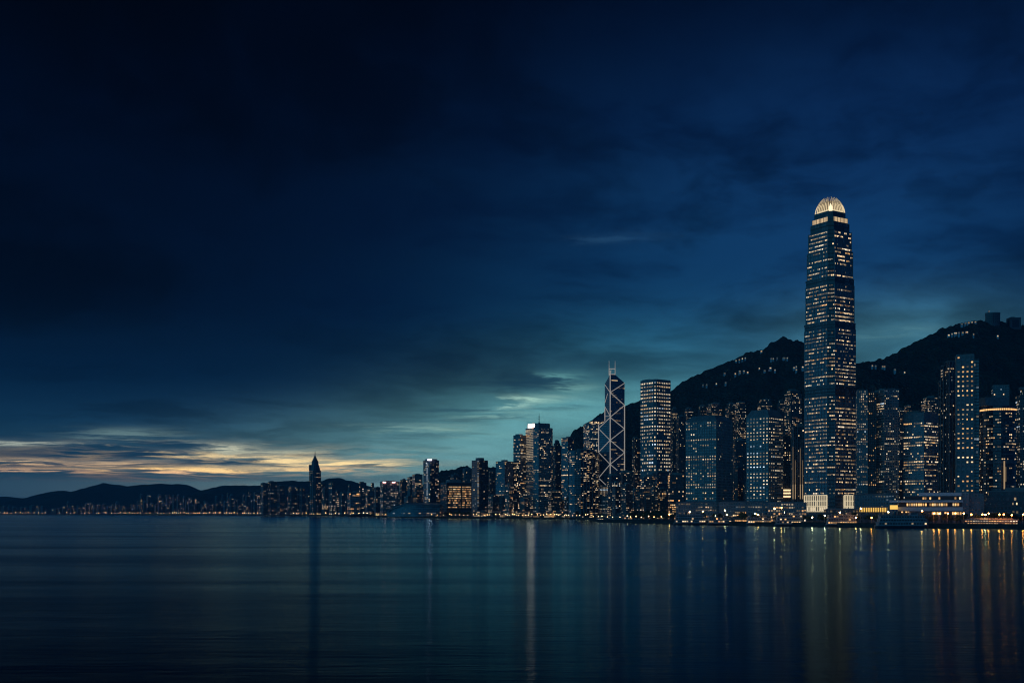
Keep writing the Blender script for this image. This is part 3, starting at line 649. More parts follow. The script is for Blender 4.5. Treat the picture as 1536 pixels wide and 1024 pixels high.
# ------------------------------------------------------------------ landmark: prism tower with white lit bracing and twin masts
def braced_tower():
    D = 2500; rng = random.Random(8); base = GZ - .5
    px = D / F
    V = lambda X, dep, Y: (((X - 768) / F) * (D + dep), D + dep, CH + (HZ - Y) / F * (D + dep))
    V2 = lambda X, dep: V(X, dep, 0)[:2]
    org = (*V2(917, 20), base)
    rt = root('prism_tower', 'dark glass tower of stacked prisms with white lit zigzag bracing and two thin masts', 'skyscraper', org)
    Cx, Rx, L1, L2 = V2(915.2, 0), V2(936.9, 18), V2(907.2, 16), V2(897.7, 12); Bk = V2(925, 44); Bk2 = V2(912, 40)
    zt = zof(561.5, D)
    W = facade('mirror_curtain_wall', (.09, .12, .16), (.02, .035, .055), .84, .7, ior=2.2)
    mb = MB()
    def face(pts, n):
        hs = [p[2] for p in pts]; fl = (max(hs) - base) / 4.0; p0 = pts[0]
        L = max(math.hypot(p[0] - p0[0], p[1] - p0[1]) for p in pts)
        mb.poly(pts, W, [(math.hypot(p[0] - p0[0], p[1] - p0[1]) / L * n, (p[2] - base) / 4.0) for p in pts])
    zR, zL = V(936.9, 18, 574)[2], V(907.2, 16, 575.5)[2]
    t = (923 - 915.2) / (936.9 - 915.2); T2 = (Cx[0] + (Rx[0] - Cx[0]) * t, Cx[1] + (Rx[1] - Cx[1]) * t, zt)
    face([(*Cx, base), (*Rx, base), (*Rx, zR), T2, (*Cx, zt)], 12)
    face([(*L1, base), (*Cx, base), (*Cx, zt), (*L1, zL)], 8)
    face([(*Rx, base), (*Bk, base), (*Bk, zR), (*Rx, zR)], 8); face([(*Bk, base), (*L1, base), (*L1, zL), (*Bk, zR)], 8)
    mb.poly([(*Rx, zR), (*Bk, zR), (*L1, zL), (*Cx, zt), T2], W)
    mb.build('upper_prism', rt, org=org)
    mb = MB(); zc = zof(626, D); zl = V(897.7, 12, 638)[2]
    o = (-.35, -.5); C2 = (Cx[0] + o[0], Cx[1] + o[1])
    face([(*L2, base), (*C2, base), (*C2, zc), (*L2, zl)], 10); face([(*Bk2, base), (*L2, base), (*L2, zl), (*Bk2, zc)], 8); face([(*C2, base), (*Bk2, base), (*Bk2, zc), (*C2, zc)], 8)
    mb.poly([(*L2, zl), (*C2, zc), (*Bk2, zc)], W)
    mb.build('lower_prism', rt, org=org)
    off = lambda p, k=.9: (p[0], p[1] - k, p[2])
    e = lambda P2, Y: (P2[0], P2[1] - .9, CH + (HZ - Y) / F * P2[1])
    def brace(a, b, w=1.1):
        q = MB(); q.bar(a, b, w, MAT['beam']); q.build('brace', rt, org=org)
    brace(e(Cx, 712), e(Cx, 556), 1.9)
    brace(e(Rx, 712), e(Rx, 607), 1.6); brace(e(L2, 742), e(L2, 636), 1.6); brace(e(L1, 632), e(L1, 612), 1.6)
    cy_ = [588.5, 625.5, 660, 696]; ry = [574.5, 607.5, 643, 678.3, 711]; ly = [642.5, 678, 716.5]
    for i in range(4): brace(e(Rx, ry[i]), e(Cx, cy_[i])); brace(e(Cx, cy_[i]), e(Rx, ry[i + 1]) if i < 3 else e(((Cx[0] + Rx[0]) / 2, (Cx[1] + Rx[1]) / 2), 705))
    brace(e(C2, 626), e(L2, ly[0])); brace(e(L2, ly[0]), e(C2, 660)); brace(e(C2, 660), e(L2, ly[1])); brace(e(L2, ly[1]), e(C2, 696)); brace(e(C2, 696), e(L2, ly[2])); brace(e(L2, ly[2]), e(V2(911, 3), 729))
    dim = .8
    brace(e(L1, 577), e(Cx, 588.5), dim); brace(e(L1, 609.5), e(Cx, 624), dim); brace(e(L1, 604), e(V2(911.5, 8), 590), .8); brace(e(L1, 624), e(C2, 624), dim)
    for X in (913.6, 922.6):
        q = MB(); q.bar(V(X, 12, 563), V(X, 12, 553), 1.3, MAT['beam']); q.bar(V(X, 12, 553), V(X, 12, 541), 1.0, MAT['beam'], .5); q.build('mast', rt, org=org)
    q = MB(); q.bar(V(913.6, 12, 553), V(922.6, 12, 553), 1.4, MAT['beam']); q.build('crossbar', rt, org=org)
    q = MB(); q.bar(V(913.8, 10, 561.3), V(922.4, 10, 561.3), 1.6, MAT['beam']); q.bar(V(916.5, 10, 559), V(916.5, 10, 554), .7, MAT['beam']); q.build('top_frame', rt, org=org)
    # stone foot lit from inside
    q = MB(); A, B = V2(897.3, 10), V2(912.5, -3); q.prism([A, B, (B[0] + 6, B[1] + 24), (A[0] + 6, A[1] + 24)], base, zof(727, D), MAT['grid_pale'], MAT['roof'], 4.2, 3.4); q.build('stone_foot', rt, org=org)
    quads = litquads([(A, B, base, zof(727, D))], rng, 4.2, 3.4, .6, .6, .5, .2, 'white', (5, 4, 1, 0))
    quads += litquads([(Cx, Rx, base + 60, zof(577, D))], rng, 4, 2.7, .8, .5, .07, .0, 'warm', (4, 4, 3, 0), 0, .6, .3) + litquads([(L2, C2, base + 60, zl - 3)], rng, 4, 2.7, .8, .5, .035, .0, 'warm', (4, 4, 2, 0), 0, .6, .4)
    za = zof(570.6, D); A, B = [(Cx[0] + (Rx[0] - Cx[0]) * t, Cx[1] + (Rx[1] - Cx[1]) * t - .12) for t in (.1, .52)]
    quads.append(([(*A, za), (*B, za), (*B, za + 1.7), (*A, za + 1.7)], ('warm', 2)))
    emit_windows(quads, rt, org, 100, rng)
braced_tower()

# ------------------------------------------------------------------ landmark: dark spired tower on the far shore
def spire_tower():
    D = 4750; rng = random.Random(3); base = GZ - .5
    P, dr, dl, b_, a_ = plan(462.6, 472, 482.6, D)
    cx = sum(p[0] for p in P) / 4; cy = sum(p[1] for p in P) / 4; org = (cx, cy, base)
    rt = root('spired_tower', 'dark stepped tower ending in a pointed spire, alone above the far shore blocks', 'skyscraper', org)
    N = notch(P, dr, dl, 7)
    mb = MB(); z = base
    quads = []
    for Y, k, k2 in ((705, 1.0, 1.0), (701, .90, .88), (697, .78, .74), (692.5, .64, .56)):
        Q = inset(N, k); z1 = zof(Y, D); mb.prism(Q, z, z1, MAT['grid_dark'], MAT['roof'], 8, 6, top=inset(N, k2))
        if Y == 705:
            quads = litquads([(Q[i], Q[(i + 1) % 8], z, z1) for i in range(8)], rng, 8, 6.5, .62, .42, .20, .02, 'warm', (4, 4, 2, 0), .2, .3, .2)
            fins_on(mb, Q, z, z1, 12, 1, 2.2, 1.2, MAT['dark'])
        z = z1
    for (Y, k) in ((687, .30), (683, .11)):
        z1 = zof(Y, D); mb.prism(Q, z, z1, MAT['grid_dark'], MAT['metal'], 9, 7, top=inset(N, k)); Q = inset(N, k); z = z1
    mb.build('wall', rt, org=org)
    q = MB(); q.cyl((cx, cy, z), 2.0, zof(675.5, D) - z, MAT['dark'], 8, .8); q.build('spire', rt, org=org)
    q = MB(); rz = math.atan2(dr[1], dr[0])
    for kx in (-1, 1): q.box((cx + dl[0] * a_ * .36 + dr[0] * kx * b_ * .36, cy + dl[1] * a_ * .36 + dr[1] * kx * b_ * .36, zof(705, D)), (8, 8, 24), MAT['grid_dark'], rz)
    q.build('shoulder_block', rt, org=org)
    emit_windows(quads, rt, org, 0, rng)
spire_tower()

# ------------------------------------------------------------------ named towers, left to right
O, A_, H = 'office_tower', 'apartment_tower', 'hotel_tower'
T = tower
# far shore right of the spire
T(A_, 'slim dark tower with a lit top just right of the far spire', 'apartment block', 493, 498, 503, 724, 4500, 'flats', 8, 7, .28, 0, 'warm', plant=1)
T('hotel_building', 'far hotel block crowned by one long amber lit row, well right of the spire', 'hotel', 521, 526, 543, 738, 4200, 'grid_mid', 7, 6, .3, 0, 'amber', litz=(741.5, 770))
b = MB(); Q = plan(521, 526, 543, 4200)[0]
b.poly([(Q[0][0] - 4, Q[0][1] - .8, zof(741.5, 4200)), (Q[1][0], Q[1][1] - .8, zof(741.5, 4200)), (Q[1][0], Q[1][1] - .8, zof(739.8, 4200)), (Q[0][0] - 4, Q[0][1] - .8, zof(739.8, 4200))], LIT[('amber', 3)])
hb = [o for o in C.objects if o.name.startswith('hotel_building')][0]
b.build('lit_top_row', hb, org=hb.location)
T(A_, 'low narrow tower with pinkish lit top left of the pink-lamped slab', 'apartment block', 548, 551, 560, 733.5, 3900, 'flats', 7, 6, .25, 0, 'warm', plant=1)
T(A_, 'narrow dim tower tucked against the left of the pink-lamped slab', 'apartment block', 561, 564, 570, 731, 3750, 'flats_dark', 7, 6, .2, 0, 'warm', plant=1)
r0 = T('slab_block', 'wide pale slab block with two pinkish lamps along its roof edge', 'apartment block', 570, 574, 599.5, 722.5, 3600, 'flats', 5.5, 5, .38, 0, 'white', plant=1, dark=.1)
for X in (576.5, 590.5):
    b = MB(); p = at(X, 723.4, 3599); b.box((p.x, p.y, p.z - 1), (10, 1.5, 3.2), MAT['sign_pink']); b.build('roof_sign', r0[0], org=r0[-1])
T(A_, 'short dark tower between the pink-lamped slab and a taller pair', 'apartment block', 600, 603, 611, 720, 3600, 'flats_dark', 5.5, 5, .25, 0, 'amber', plant=1)
T(A_, 'left and lower one of a pair of speckled flats beside the white-signed tower', 'apartment block', 611, 615, 619.5, 716, 3500, 'flats', 5, 4.5, .35, 0, 'warm', plant=1)
T(A_, 'higher speckled block touching the left side of the white-signed tower', 'apartment block', 618.5, 622, 634, 711.5, 3450, 'flats', 5, 4.5, .35, 0, 'warm', plant=2)
r0 = T(O, 'tall blue tower with one small white rooftop sign, right of speckled flats', 'office block', 634, 644, 659.5, 690.5, 3150, 'glass_navy', 4.6, 4.2, .2, .02, 'white', plant=0, cut=3, lev=(3, 4, 3, 1))
b = MB(); P4 = inset(r0[1], .78); b.prism(P4, zof(690.5, 3150), zof(687.8, 3150), MAT['grid_mid'], MAT['roof']); b.build('plant_room', r0[0], org=r0[-1])
b = MB(); p = at(644.6, 690.3, 3146); b.box((p.x, p.y, p.z), (11, 1, 3.4), MAT['sign_soft']); b.build('roof_sign', r0[0], org=r0[-1])
b = MB()
for k in range(34):
    if k % 7 == 3: continue
    p = at(641, 696 + k * 1.55, 3152); b.box((p.x - .5, p.y - 1.2, p.z), (3.4, .6, 1.5), LIT[('cool', 1)])
b.build('stair_lights', r0[0], org=r0[-1])
T(A_, 'pale distant flats half way up the wooded knoll behind the amber block', 'apartment block', 694, 697, 707, 703, 3900, 'flats', 5, 5, .2, 0, 'warm', plant=1)
T(A_, 'squat flats on the knoll just left above the amber block roof', 'apartment block', 676, 680, 688, 712, 3900, 'flats_dark', 5, 5, .15, 0, 'warm', plant=1)

def amber_block():
    D = 2960; rng = random.Random(21); base = GZ - .5
    P, dr, dl, b_, a_ = plan(660.5, 670, 708.5, D); org = (sum(p[0] for p in P) / 4, sum(p[1] for p in P) / 4, base)
    rt = root('office_block', 'squat dark box of offices with a glowing amber window grid across its front', 'office block', org)
    mb = MB(); zt = zof(723.5, D); mb.prism(P, base, zt, MAT['grid_dark'], MAT['roof'], 5.4, 4)
    A, B = P[0], P[1]; nx, ny = dr[1], -dr[0]
    pt = lambda u, o=0: (A[0] + dr[0] * u + nx * o, A[1] + dr[1] * u + ny * o)
    # projecting black surround, the lit wall lies back between its sides
    rz = math.atan2(dr[1], dr[0])
    for u, w in ((1.5, 3.0), (b_ - 1.5, 3.0), (b_ * .565, 3.4)): mb.box((*pt(u, 1.2), zof(765, D)), (w, 2.4, zof(723.6, D) - zof(765, D)), MAT['dark'], rz)
    for Y in (726, 764.5): mb.box((*pt(b_ / 2, 1.25), zof(Y, D)), (b_ - 6.1, 2.4, 4.4), MAT['dark'], rz)
    mb.build('wall', rt, org=org)
    q = MB(); z = zt
    cx, cy = org[0], org[1]; q.box((cx - dr[0] * 8 , cy - dr[1] * 8, z), (30, a_ * .6, 8.5), MAT['roof_pale'], rz); q.box((cx, cy, z), (b_ * .96, a_ * .9, 1.5), MAT['concrete'], rz); q.build('plant_room', rt, org=org)
    quads = []
    rows = 10; z0, z1 = zof(762, D), zof(728, D)
    for j in range(rows):
        n = 18; zz0 = z0 + (z1 - z0) * (j + .28) / rows; zz1 = z0 + (z1 - z0) * (j + .64) / rows
        pr = .9 if j > 3 else .72
        for i in range(n):
            if rng.random() > pr or i == 10: continue
            u0, u1 = 3.2 + (b_ - 6.4) * (i + .1) / n, 3.2 + (b_ - 6.4) * (i + .92) / n
            quads.append(([(*pt(u0, .1), zz0), (*pt(u1, .1), zz0), (*pt(u1, .1), zz1), (*pt(u0, .1), zz1)], ('amber' if rng.random() < .75 else 'warm', rng.choices((0, 1, 2, 3), (2, 4, 4, 2))[0])))
    quads += litquads([(P[3], P[0], zof(765, D), zof(726, D))], rng, 5.4, 4, .6, .45, .3, 0, 'amber', (4, 3, 0, 0))
    emit_windows(quads, rt, org, 100, rng)
amber_block()
r0 = T(O, 'plain blue tower with raised centre block, right beside the amber block', 'office block', 707.5, 716, 732, 690.5, 2800, 'glass_navy', 4.3, 4, .10, 0, 'white', plant=0, lev=(5, 4, 1, 0))
b = MB(); q = r0[1]; m0 = inset(q, .52); b.prism(m0, r0[3], zof(686, 2800), MAT['grid_mid'], MAT['roof']); b.build('plant_room', r0[0], org=r0[-1])
b = MB()
for k in range(44):
    p = at(716.3, 692 + k * 1.62, 2799)
    if R.random() < .75: b.box((p.x + 1.5, p.y - .8, p.z), (4.2, .5, 1.1), LIT[(R.choice(('white', 'cool')), R.choice((0, 1)))])
b.build('stair_lights', r0[0], org=r0[-1])
T(A_, 'dim low block hiding behind two blue towers, lit near its top', 'apartment block', 733, 735, 742, 707, 2950, 'flats_dark', 4.6, 4.2, .3, 0, 'warm', plant=1)
r0 = T(O, 'two-toned glass tower with gold light smears high on its faces', 'office block', 743.5, 757, 770, 692, 2700, 'glass_blue', 4.2, 3.8, .16, .03, 'warm', plant=0)
b = MB(); q = inset(r0[1], .36); b.prism(q, r0[3], zof(689, 2700), MAT['grid_mid'], MAT['roof']); b.build('plant_room', r0[0], org=r0[-1])
b = MB()
for X, Y, w in ((750, 704.5, 3), (752.5, 706, 4), (754, 704, 3), (763, 706.5, 4), (765, 704.5, 3.5), (753.5, 726, 5)):
    p = at(X, Y, 2690 + abs(X - 757) * 1.2); b.box((p.x, p.y + 12, p.z), (w, .5, 3.6), LIT[('amber', 3)])
T(A_, 'lower residential tower with amber columns in front of the gold-smeared tower', 'apartment block', 757.5, 764, 771, 727, 2620, 'flats', 4.0, 3.6, .38, 0, 'amber', plant=1)
T(O, 'tall narrow tower with bright corner strip, left neighbour of the white-crowned tower', 'office block', 770, 780.5, 790, 653, 2720, 'glass_navy', 4.0, 3.6, .26, .06, 'warm', singles=60, plant=1, ledge=(9, .6, .3, 'metal'))

def white_crown():
    r = T(O, 'tall glass tower with brilliant white sign box on its crown and thin mast', 'office tower', 785.5, 803, 832, 641.5, 2700, 'glass_pale', 4.1, 3.6, .16, .05, 'warm', singles=100, roof='parapet', cut=9, lev=(4, 4, 3, 1), ledge=(8, .6, .35, 'metal'))
    rt, P, Q, z, dr, dl, b_, a_, org = r; D = 2700
    K = inset(Q, .80); q = MB(); q.prism(K, z, zof(633.8, D), MAT['grid_mid'], MAT['roof'], 4, 3.5); q.build('crown_block', rt, org=org)
    # lit sign on the left crown face
    for (i, m, nm) in ((6, 'sign', 'lit_sign'),):
        a, b = K[i], K[(i + 1) % 8]; L = math.hypot(b[0] - a[0], b[1] - a[1]); nx, ny = (b[1] - a[1]) / L, -(b[0] - a[0]) / L
        s = MB(); s.box(((a[0] + b[0]) / 2 + nx * .6, (a[1] + b[1]) / 2 + ny * .6, z + 2.2), (L * .94, 1.0, zof(634.3, D) - z - 2.4), MAT[m], math.atan2(b[1] - a[1], b[0] - a[0])); s.build(nm, rt, org=org)
    m = MB(); zz = zof(633.8, D); m.cyl((org[0], org[1], zz), 3.2, 4, MAT['metal'], 8, 1.5); m.cyl((org[0], org[1], zz + 4), .9, zof(617.5, D) - zz - 4, MAT['metal'], 6, .35)
    for Y in (630, 626.5, 623): m.bar((org[0] - 2.2, org[1], zof(Y, D)), (org[0] + 2.2, org[1], zof(Y, D)), .7, MAT['metal'])
    m.build('mast', rt, org=org)
    # horizontally banded left face
    q = MB(); a, b = Q[6], Q[7]; L = math.hypot(b[0] - a[0], b[1] - a[1]); nx, ny = (b[1] - a[1]) / L, -(b[0] - a[0]) / L
    k = 0; zz = z - 4
    while zz > 70:
        q.box(((a[0] + b[0]) / 2 + nx * .2, (a[1] + b[1]) / 2 + ny * .2, zz), (L * .96, .3, 1.5), LIT[('white', 1 if (zz > z - 75) else 0)], math.atan2(b[1] - a[1], b[0] - a[0])); zz -= 4.1 * (1 if zz > z - 75 else 3)
    q.build('lit_floor_bands', rt, org=org)['kind'] = 'stuff'
white_crown()
T(O, 'dim rounded-top dark tower between the white-crowned tower and pale tower', 'office block', 829, 833, 842, 664, 2900, 'flats_dark', 4, 3.6, .12, 0, 'warm', plant=1, tiers=[(668, 1), (664, .8), (661, .55)])
T(O, 'low block with stacked lit floors at the foot of the white-crowned tower', 'office block', 822, 827, 843, 736, 2560, 'grid_dark', 4, 3.6, .35, .15, 'warm', plant=1, singles=40)
T(O, 'pale slim tower with crenellated top left of the curved amber tower', 'office tower', 842, 852, 861, 656.5, 2650, 'glass_blue', 4, 3.6, .18, .04, 'warm', singles=50, plant=1)

def curved_tower():
    D = 2440; rng = random.Random(12); base = GZ - .5
    x0, x1 = 853, 897.5; n = 11; pts = []
    for i in range(n):
        t = i / (n - 1); X = x0 + (x1 - x0) * t; dep = 26 * (2 * t - .75) ** 2
        p = at(X, HZ, D + dep); pts.append((p.x, p.y))
    back = [(pts[-1][0] + 4, pts[-1][1] + 30), (pts[0][0] + 2, pts[0][1] + 34)]
    P = pts + back; org = (sum(p[0] for p in P) / len(P), sum(p[1] for p in P) / len(P), base)
    rt = root('curved_office_tower', 'broad dark tower with a bowed front dotted with amber windows, left of the braced tower', 'office tower', org)
    mb = MB(); zs = [zof(674 + (1.6 if i < 3 else 0) + 4.5 * max(0, (i - 7) / 3) ** 1.5, D) for i in range(n)] + [zof(676, D), zof(674, D)]
    quads = []
    for i in range(len(P)):
        a, b = P[i], P[(i + 1) % len(P)]; za, zb = zs[i], zs[(i + 1) % len(P)]; L = math.hypot(b[0] - a[0], b[1] - a[1]); k = max(1, round(L / 3.3))
        mb.poly([(*a, base), (*b, base), (*b, zb), (*a, za)], MAT['glass_dark'] if i > 1 else MAT['glass_blue'], [(0, 0), (k, 0), (k, (zb - base) / 3.9), (0, (za - base) / 3.9)])
        if i < n - 1:
            quads += litquads([(a, b, base, min(za, zb) - 3)], rng, 3.9, 3.3, .8, .5, .34 if i > 3 else .2, .0, 'warm', (3, 4, 4, 2), .25, .4, .12)
            mb.bar((*a, base), (*a, za), .8, MAT['metal'])
    mb.poly([(*P[i], zs[i]) for i in range(len(P))], MAT['roof'])
    mb.build('wall', rt, org=org)
    q = MB(); q.box((org[0], org[1] + 4, zof(677, D)), (26, 16, 6.5), MAT['concrete'], .1); q.build('plant_room', rt, org=org)
    emit_windows(quads, rt, org, 100, rng)
curved_tower()

def pyramid_block():
    D = 2760
    r = T('gabled_office_tower', 'speckled tower with a lit sloping glass roof behind the braced tower', 'office tower', 875, 884, 910, 634.5, D, 'glass_pale', 4, 3.4, .42, .05, 'warm', singles=60, roof=None, dark=.1)
    rt, P, Q, z, dr, dl, b_, a_, org = r
    q = MB(); ap = (P[1][0] * .8 + P[2][0] * .2, P[1][1] * .8 + P[2][1] * .2, zof(618, D)); 
    for i in range(4): q.poly([(*P[i], z), (*P[(i + 1) % 4], z), ap], MAT['glass_blue'], [(0, 0), (10, 0), (5, 6)])
    for j in range(14):
        t = (j + .5) / 14; p = (P[0][0] * (1 - t) + P[1][0] * t, P[0][1] * (1 - t) + P[1][1] * t)
        if j % 5 != 3: q.box((p[0], p[1] - .5, z + .4), (2.2, .4, 1.8 + (j % 3)), LIT[('warm', 2 + j % 2)])
    q.build('roof', rt, org=org)
pyramid_block()
T(O, 'dark block in front of the foot of the braced tower', 'office block', 911.5, 917, 931, 712.5, 2330, 'glass_navy', 3.9, 3.4, .14, 0, 'warm', plant=1, singles=30)
T(A_, 'low shadowy block right of the braced tower foot', 'apartment block', 930, 934, 950, 708, 2380, 'flats_dark', 3.6, 3.2, .22, 0, 'warm', plant=2)
T(A_, 'slim dark residential tower between the braced tower and the bright grid tower', 'apartment block', 948, 952, 961, 657, 2700, 'flats_dark', 3.6, 3.3, .25, 0, 'warm', plant=1)
T(O, 'tall bright tower, nearly every window of its square grid lit', 'office tower', 958.5, 982.5, 1008, 569, 2280, 'grid_mid', 7.4, 4.6, .88, .1, 'white', singles=100, plant=1, cut=4.5, lev=(0, 3, 6, 2), rf=1, topbias=.3, dark=0.0, run=.2, wsz=(.54, .46), ledge=(1, .5, .5, 'dark'), litz=(571, 718))
T(A_, 'low blue block at the left foot of the bright grid tower', 'apartment block', 946, 951, 966, 734, 2020, 'flats', 3.5, 3.1, .25, 0, 'amber', plant=1)
T(O, 'mid-height blue block standing before the foot of the bright grid tower', 'office block', 960, 966, 983, 715, 2100, 'glass_blue', 3.6, 3.2, .25, 0, 'warm', singles=40, plant=1)
T(O, 'blank-sided blue block with few lights right under the bright grid tower', 'office block', 979, 986, 1003, 707.5, 2080, 'glass_navy', 3.6, 3.3, .16, 0, 'amber', singles=30, plant=1)
T(O, 'dark block with bright amber columns left of the wide hipped-roof tower', 'office block', 1002, 1005, 1026, 712, 1900, 'grid_dark', 3.7, 3.4, .48, .1, 'amber', singles=60, plant=1, topbias=.1, lev=(2, 4, 5, 4))
# hillside flats behind the front row
for k, (X0, Xm, X1, Y, D, p, lab) in enumerate([
        (1006, 1009, 1017, 613, 2560, .2, 'dark hillside flats nearest the bright grid tower'), (1014, 1018, 1029, 624, 2500, .12, 'dim hillside flats just left of the wide hipped roof'),
        (1026, 1031, 1040, 612.5, 2600, .3, 'narrow hillside flats rising over the left end of the wide hipped roof'), (1047, 1051, 1060, 609, 2620, .28, 'hillside flats peeping over the middle of the wide hipped roof'),
        (1060, 1068, 1083, 605, 2580, .3, 'broad lit-topped hillside flats over the ridge of the wide hipped roof'), (1088, 1094, 1105, 605.5, 2480, .34, 'stepped hillside flats right of the wide hipped roof'),
        (1102, 1108, 1119, 603, 2440, .34, 'taller lit hillside flats close left of the second hipped roof'), (1136, 1141, 1158, 599, 2450, .36, 'hillside flats with amber top windows directly above the second hipped roof'),
        (1166, 1170, 1179, 601, 2520, .2, 'slim hillside flats just right of the second hipped roof'), (1177, 1186, 1202, 585.5, 2300, .26, 'tallest hillside flats left of the claw-crowned skyscraper'),
        (1345, 1350, 1357, 613, 2350, .22, 'dim hillside flats right of the twin-slab tower'), (1355, 1359, 1367, 608.5, 2400, .3, 'small hillside flats behind the pale-capped tower'),
        (1382, 1389, 1408, 596, 2300, .3, 'speckled hillside flats behind the right half of the pale-capped tower'), (1398, 1402, 1410, 612, 2400, .2, 'low hillside flats left of the clustered dark shafts')]):
    T('hillside_flats', lab, 'apartment block', X0, Xm, X1, Y, D, 'flats_dark', 3.4, 3.0, p, 0, 'warm', plant=1, topbias=.55, tiers=[(Y + 4, 1), (Y, .78)], lev=(3, 4, 4, 1), dark=.15)
T(O, 'wide tower with pale hipped roof, left face a fine grid, right face dark', 'office tower', 1029, 1074.5, 1098.5, 631, 1850, 'grid_pale', 4.6, 4.5, .34, .12, 'warm', singles=100, roof='mansard', plant=621.5, lev=(4, 4, 4, 1), topbias=0, run=.2, fins=(1, .6, .6, 'concrete'), wsz=(.5, .42), rf=.12)
T(A_, 'dark flats filling the gap between the two hipped-roof towers', 'apartment block', 1097, 1103, 1121, 660, 2150, 'flats_dark', 3.5, 3.1, .16, 0, 'amber', plant=1)
T(O, 'second hipped-roof tower, smaller and square, bright window grid on both faces', 'office tower', 1120, 1153, 1174, 624.5, 1700, 'grid_pale', 5.2, 5.4, .58, .25, 'white', singles=100, roof='mansard', plant=613, lev=(2, 4, 5, 2), fins=(1, .7, .6, 'concrete'), topbias=.3, run=.15, dark=.05, wsz=(.5, .42))
T(O, 'grey banded block with bright striped foot right of the second hipped roof', 'office block', 1171.5, 1173, 1189, 655, 1760, 'grid_dark', 3.8, 3.2, .14, .04, 'warm', singles=30, plant=1)
b = MB()
for Y in (736, 740.5, 745.5):
    p = at(1180.5, Y, 1758); b.box((p.x, p.y - .8, p.z), (14.5, .6, 2.4), LIT[('warm', 3)])
for o in C.objects:
    if o.get('label', '').startswith('grey banded block'): b.build('lit_foot_strips', o, org=o.location)
def ribbed():
    r = T(O, 'ribbed tower with warm vertical light lines hard by the claw-crowned skyscraper', 'office block', 1187, 1190, 1209, 640, 1720, 'grid_dark', 3.8, 3.2, .08, 0, 'warm', plant=1, fins=(2, .9, 1.0, 'metal'), singles=20)
    b = MB()
    for X, y0, y1 in ((1189.5, 670, 748), (1193, 690, 748), (1200.5, 672, 748), (1204, 690, 748)):
        p, q = at(X, y1, 1714), at(X, y0, 1714); b.bar(p, q, .9, LIT[('warm', 0)])
        q = at(X, y1 - 22, 1713.6); b.bar(at(X, y1, 1713.6), q, 1.0, LIT[('warm', 1)])
    b.build('light_lines', r[0], org=r[-1])
ribbed()
def twin_slab():
    D = 1640
    T('slab_tower', 'thin left slab of a twin tower, right of the claw-crowned skyscraper', 'office tower', 1284, 1285.5, 1301, 585.5, D, 'grid_pale', 3.6, 2.6, .34, .02, 'white', singles=60, lev=(5, 4, 2, 0), plant=1, group='twin slab tower', asp=2)
    T('slab_tower', 'dark recessed link with an orange lit stair between the twin slabs', 'office tower', 1300, 1300, 1314, 589, D + 14, 'grid_dark', 3.6, 2.6, .22, 0, 'amber', plant=0, group='twin slab tower')
    T('slab_tower', 'broad right slab of a twin tower with speckled cool windows', 'office tower', 1312.5, 1326.5, 1347.5, 584, D - 4, 'grid_pale', 3.6, 2.7, .34, .05, 'white', singles=80, lev=(5, 4, 3, 1), plant=2, group='twin slab tower')
twin_slab()
def capped():
    r = T(O, 'pale-capped office tower, bright rows under a blank light band', 'office tower', 1357, 1386, 1406, 619, 1620, 'glass_pale', 3.9, 2.8, .32, .22, 'warm', singles=100, litz=(632, 760), plant=1, dark=.25, lev=(2, 4, 4, 2))
    rt, P, Q, z, dr, dl, b_, a_, org = r
    q = MB(); E = inset(P, 1.015); q.prism(E, zof(631, 1620), z + 1.2, MAT['roof_pale'], MAT['roof']); q.build('blank_cap', rt, org=org)
capped()
for X0, Xm, X1, Y, lab in ((1408, 1411, 1416, 572, 'outermost low shaft of a dark clustered tower'), (1411.5, 1415, 1421, 549, 'second rising shaft of the dark clustered tower'), (1418, 1424, 1433, 542, 'tallest gold-lit shaft of the dark clustered tower')):
    T('tower_shaft', lab, 'office tower', X0, Xm, X1, Y, 1560 - (X0 - 1408) * 1.5, 'glass_dark', 3.9, 2.6, .10, 0, 'white', singles=25, group='clustered dark shafts', topbias=.6, plant=0, roof='parapet', lev=(5, 4, 2, 0), fins=(2, .4, .5, 'metal'))
T(O, 'tall slim tower with pairs of amber windows up its blue front, highest on the right', 'office tower', 1433.5, 1434.5, 1459.5, 533, 1480, 'grid_mid', 6.2, 5.3, .62, .25, 'amber', singles=100, plant=0, asp=.8, lev=(2, 4, 5, 2), topbias=.25, dark=.12, fins=(1, .8, .6, 'concrete'), run=.2, wsz=(.52, .34))
T('side_shaft', 'blank blue side shaft joined to the right of the amber-paired tower', 'office tower', 1459, 1459.5, 1468, 540, 1492, 'glass_navy', 4.2, 3.4, .05, 0, 'cool', plant=0, roof='parapet', lev=(5, 3, 0, 0), asp=2)

